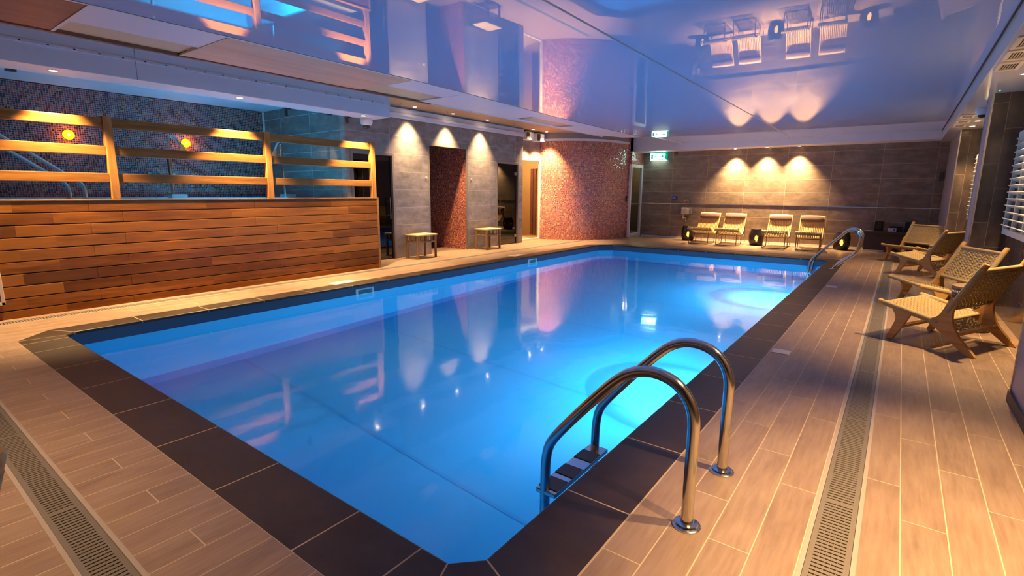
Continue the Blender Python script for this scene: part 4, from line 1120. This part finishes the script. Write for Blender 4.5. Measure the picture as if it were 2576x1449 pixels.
b = MB(); b.tube(rounded([(-5.0, 14.88, .70), (-5.0, 14.88, .60), (-4.93, 14.9, .60), (-4.93, 14.9, .50), (-4.93, 15.0, .50)], .03), .016, 10); b.lathe([(.03, 0), (.035, .05), (.03, .1), (.0005, .1)], 14, (-5.0, 14.88, .58)); b.build('waste_pipe', 'chrome', t, smooth=True)
t = thing('door_reader', 'black keypad on the mosaic beside the far door', 'keypad', (-6.42, 14.2, 1.05))
b = MB(); b.box(-6.44, 14.06, 1.05, -6.395, 14.15, 1.21); b.build('case', 'black', t, bevel=.006); b = MB(); b.box(-6.395, 14.08, 1.07, -6.390, 14.13, 1.11); b.build('button', 'steel', t)
b = MB(); b.box(.60, 14.955, 1.60, .68, 15.0, 1.80); tag(b.build('wall_thermostat', 'bench', bevel=.006), 'dark slim control box on the end wall near the window-side pier', 'control')
# dark bench with speakers and cards
t = thing('low_bench', 'long dark low bench along the end wall behind the far woven chair', 'bench', (.1, 14.72, 0))
b = MB(); b.box(-.62, 14.45, .40, .69, 14.99, .46); b.build('top', 'bench', t, bevel=.005); b = MB(); b.box(-.60, 14.50, .0, .69, 14.98, .40); b.build('front', 'bench', t)
b = MB(); b.box(-.60, 14.485, 0, -.20, 14.50, .035); b.build('plinth', 'vent', t)
for x, l in ((-.355, 'black monitor speaker on the bench, left one'), (.21, 'black monitor speaker on the bench, partly behind the woven chair')):
    t = thing('monitor_speaker', l, 'speaker', (x, 14.75, .46), group='black speakers on the bench')
    b = MB(); b.box(x-.083, 14.65, .46, x+.083, 14.85, .685); b.build('cabinet', 'blackmatte', t, bevel=.006)
    b = MB(); b.tube([(x, 14.65, .56), (x, 14.645, .56)], .055, 20); b.build('woofer', 'black', t); b = MB(); b.tube([(x, 14.65, .645), (x, 14.646, .645)], .02, 16); b.build('tweeter', 'black', t)
t = thing('card_box', 'black box with a white card leaning on it, on the bench between the speakers', 'box', (-.04, 14.7, .46))
b = MB(); b.box(-.17, 14.62, .46, .08, 14.78, .575); b.build('box', 'blackmatte', t, bevel=.004); b = MB(); b.box(-.175, 14.608, .46, -.02, 14.619, .545); b.build('card', 'white_card', t)
b = MB(); b.tube([(-.06, 14.608, .50), (-.06, 14.6065, .50)], .024, 18); b.build('emblem', 'maroon', t)
b = MB(); b.box(-.58, 14.6, .46, -.46, 14.72, .468); tag(b.build('paper_sheet', 'white_card'), 'flat white papers at the left end of the dark bench', 'paper')

# ------------------------------------------------------------------ window side
def shutter(name, label, y0, y1, z0, z1, yb):
    t = thing(name, label, 'shutter', (XV-.02, (y0+y1)/2, z0)); t['kind'] = 'structure'
    b = MB(); x0, x1 = XV-.045, XV-.005
    b.box(x0, y0, z0, x1, y0+.05, z1); b.box(x0, y1-.05, z0, x1, y1, z1); b.box(x0, y0+.05, z1-.06, x1, y1-.05, z1); b.box(x0, y0+.05, z0, x1, y1-.05, z0+.06)
    for y in yb: b.box(x0, y-.02, z0+.06, x1, y+.02, z1-.06)
    b.build('frame', 'white_slat', t, bevel=.003)
    b = MB(); n = int((z1-z0-.14)/.075)
    for k in range(n+1):
        z = z0+.09+k*(z1-z0-.18)/n; b.obox((XV-.03, (y0+y1)/2, z), (.036, 0, -.016), (0, (y1-y0)/2-.05, 0), (.0015, 0, .004))
    b.build('louvres', 'white_slat', t)
    b = MB(); b.box(XV-.004, y0+.04, z0+.04, XV-.001, y1-.04, z1-.04); b.build('window_pane', 'navy', t)
shutter('window_1', 'white louvred window shutter behind the near woven chairs', 5.7, 8.07, .87, 1.99, (6.3, 6.9, 7.5))
shutter('window_2', 'white louvred window shutter behind the middle pier', 9.6, 12.2, .87, 1.99, (10.25, 10.9, 11.55))
def air_vent(y, l):
    t = thing('air_vent', l, 'vent', (.63, y, 2.45), group='air vents in the window-side soffit')
    w, h = .085, .20; z = 2.45
    b = MB(); 
    b.box(.63-w, y-h, z-.014, .63-w+.03, y+h, z); b.box(.63+w-.03, y-h, z-.014, .63+w, y+h, z); b.box(.63-w+.03, y-h, z-.014, .63+w-.03, y-h+.07, z); b.box(.63-w+.03, y+h-.07, z-.014, .63+w-.03, y+h, z)
    b.build('frame', 'vent', t, bevel=.003)
    b = MB()
    for k in range(6): 
        x = .63-w+.035+k*.018; b.obox((x, y, z-.006), (.006, 0, .003), (0, h-.07, 0), (-.0006, 0, .001))
    b.build('blades', 'vent_slat', t); b = MB(); b.box(.63-w+.03, y-h+.07, z-.003, .63+w-.03, y+h-.07, z-.0005); b.build('backing', 'black', t)
for y, l in ((5.65, 'nearest air vent in the window-side soffit, cut by the right edge'), (6.12, 'second air vent of the near three in the window-side soffit'), (6.60, 'third air vent of the near three in the window-side soffit'),
             (10.35, 'first air vent of the far three in the window-side soffit'), (11.0, 'middle air vent of the far three in the window-side soffit'), (11.66, 'last air vent of the far three in the window-side soffit')): air_vent(y, l)
b = MB(); b.lathe([(.0005, -.006), (.006, -.005), (.006, 0)], 10, (.735, 8.1, 2.45)); tag(b.build('mounted_indicator', 'led_green'), 'tiny green indicator light under the soffit before the middle pier', 'light')

# ------------------------------------------------------------------ world, colour
w = bpy.data.worlds.new('world'); S.world = w; w.use_nodes = True
w.node_tree.nodes['Background'].inputs[0].default_value = (.5, .5, .7, 1); w.node_tree.nodes['Background'].inputs[1].default_value = .0
S.view_settings.view_transform = 'Standard'; S.view_settings.look = 'None'; S.view_settings.gamma = 1.; S.view_settings.use_curve_mapping = False
S.view_settings.exposure = .12
cy = S.cycles
cy.use_denoising = True
cy.max_bounces = 9; cy.diffuse_bounces = 4; cy.glossy_bounces = 5; cy.transmission_bounces = 6; cy.transparent_max_bounces = 8
cy.sample_clamp_indirect = 6.; cy.caustics_reflective = False; cy.caustics_refractive = True; cy.blur_glossy = .5
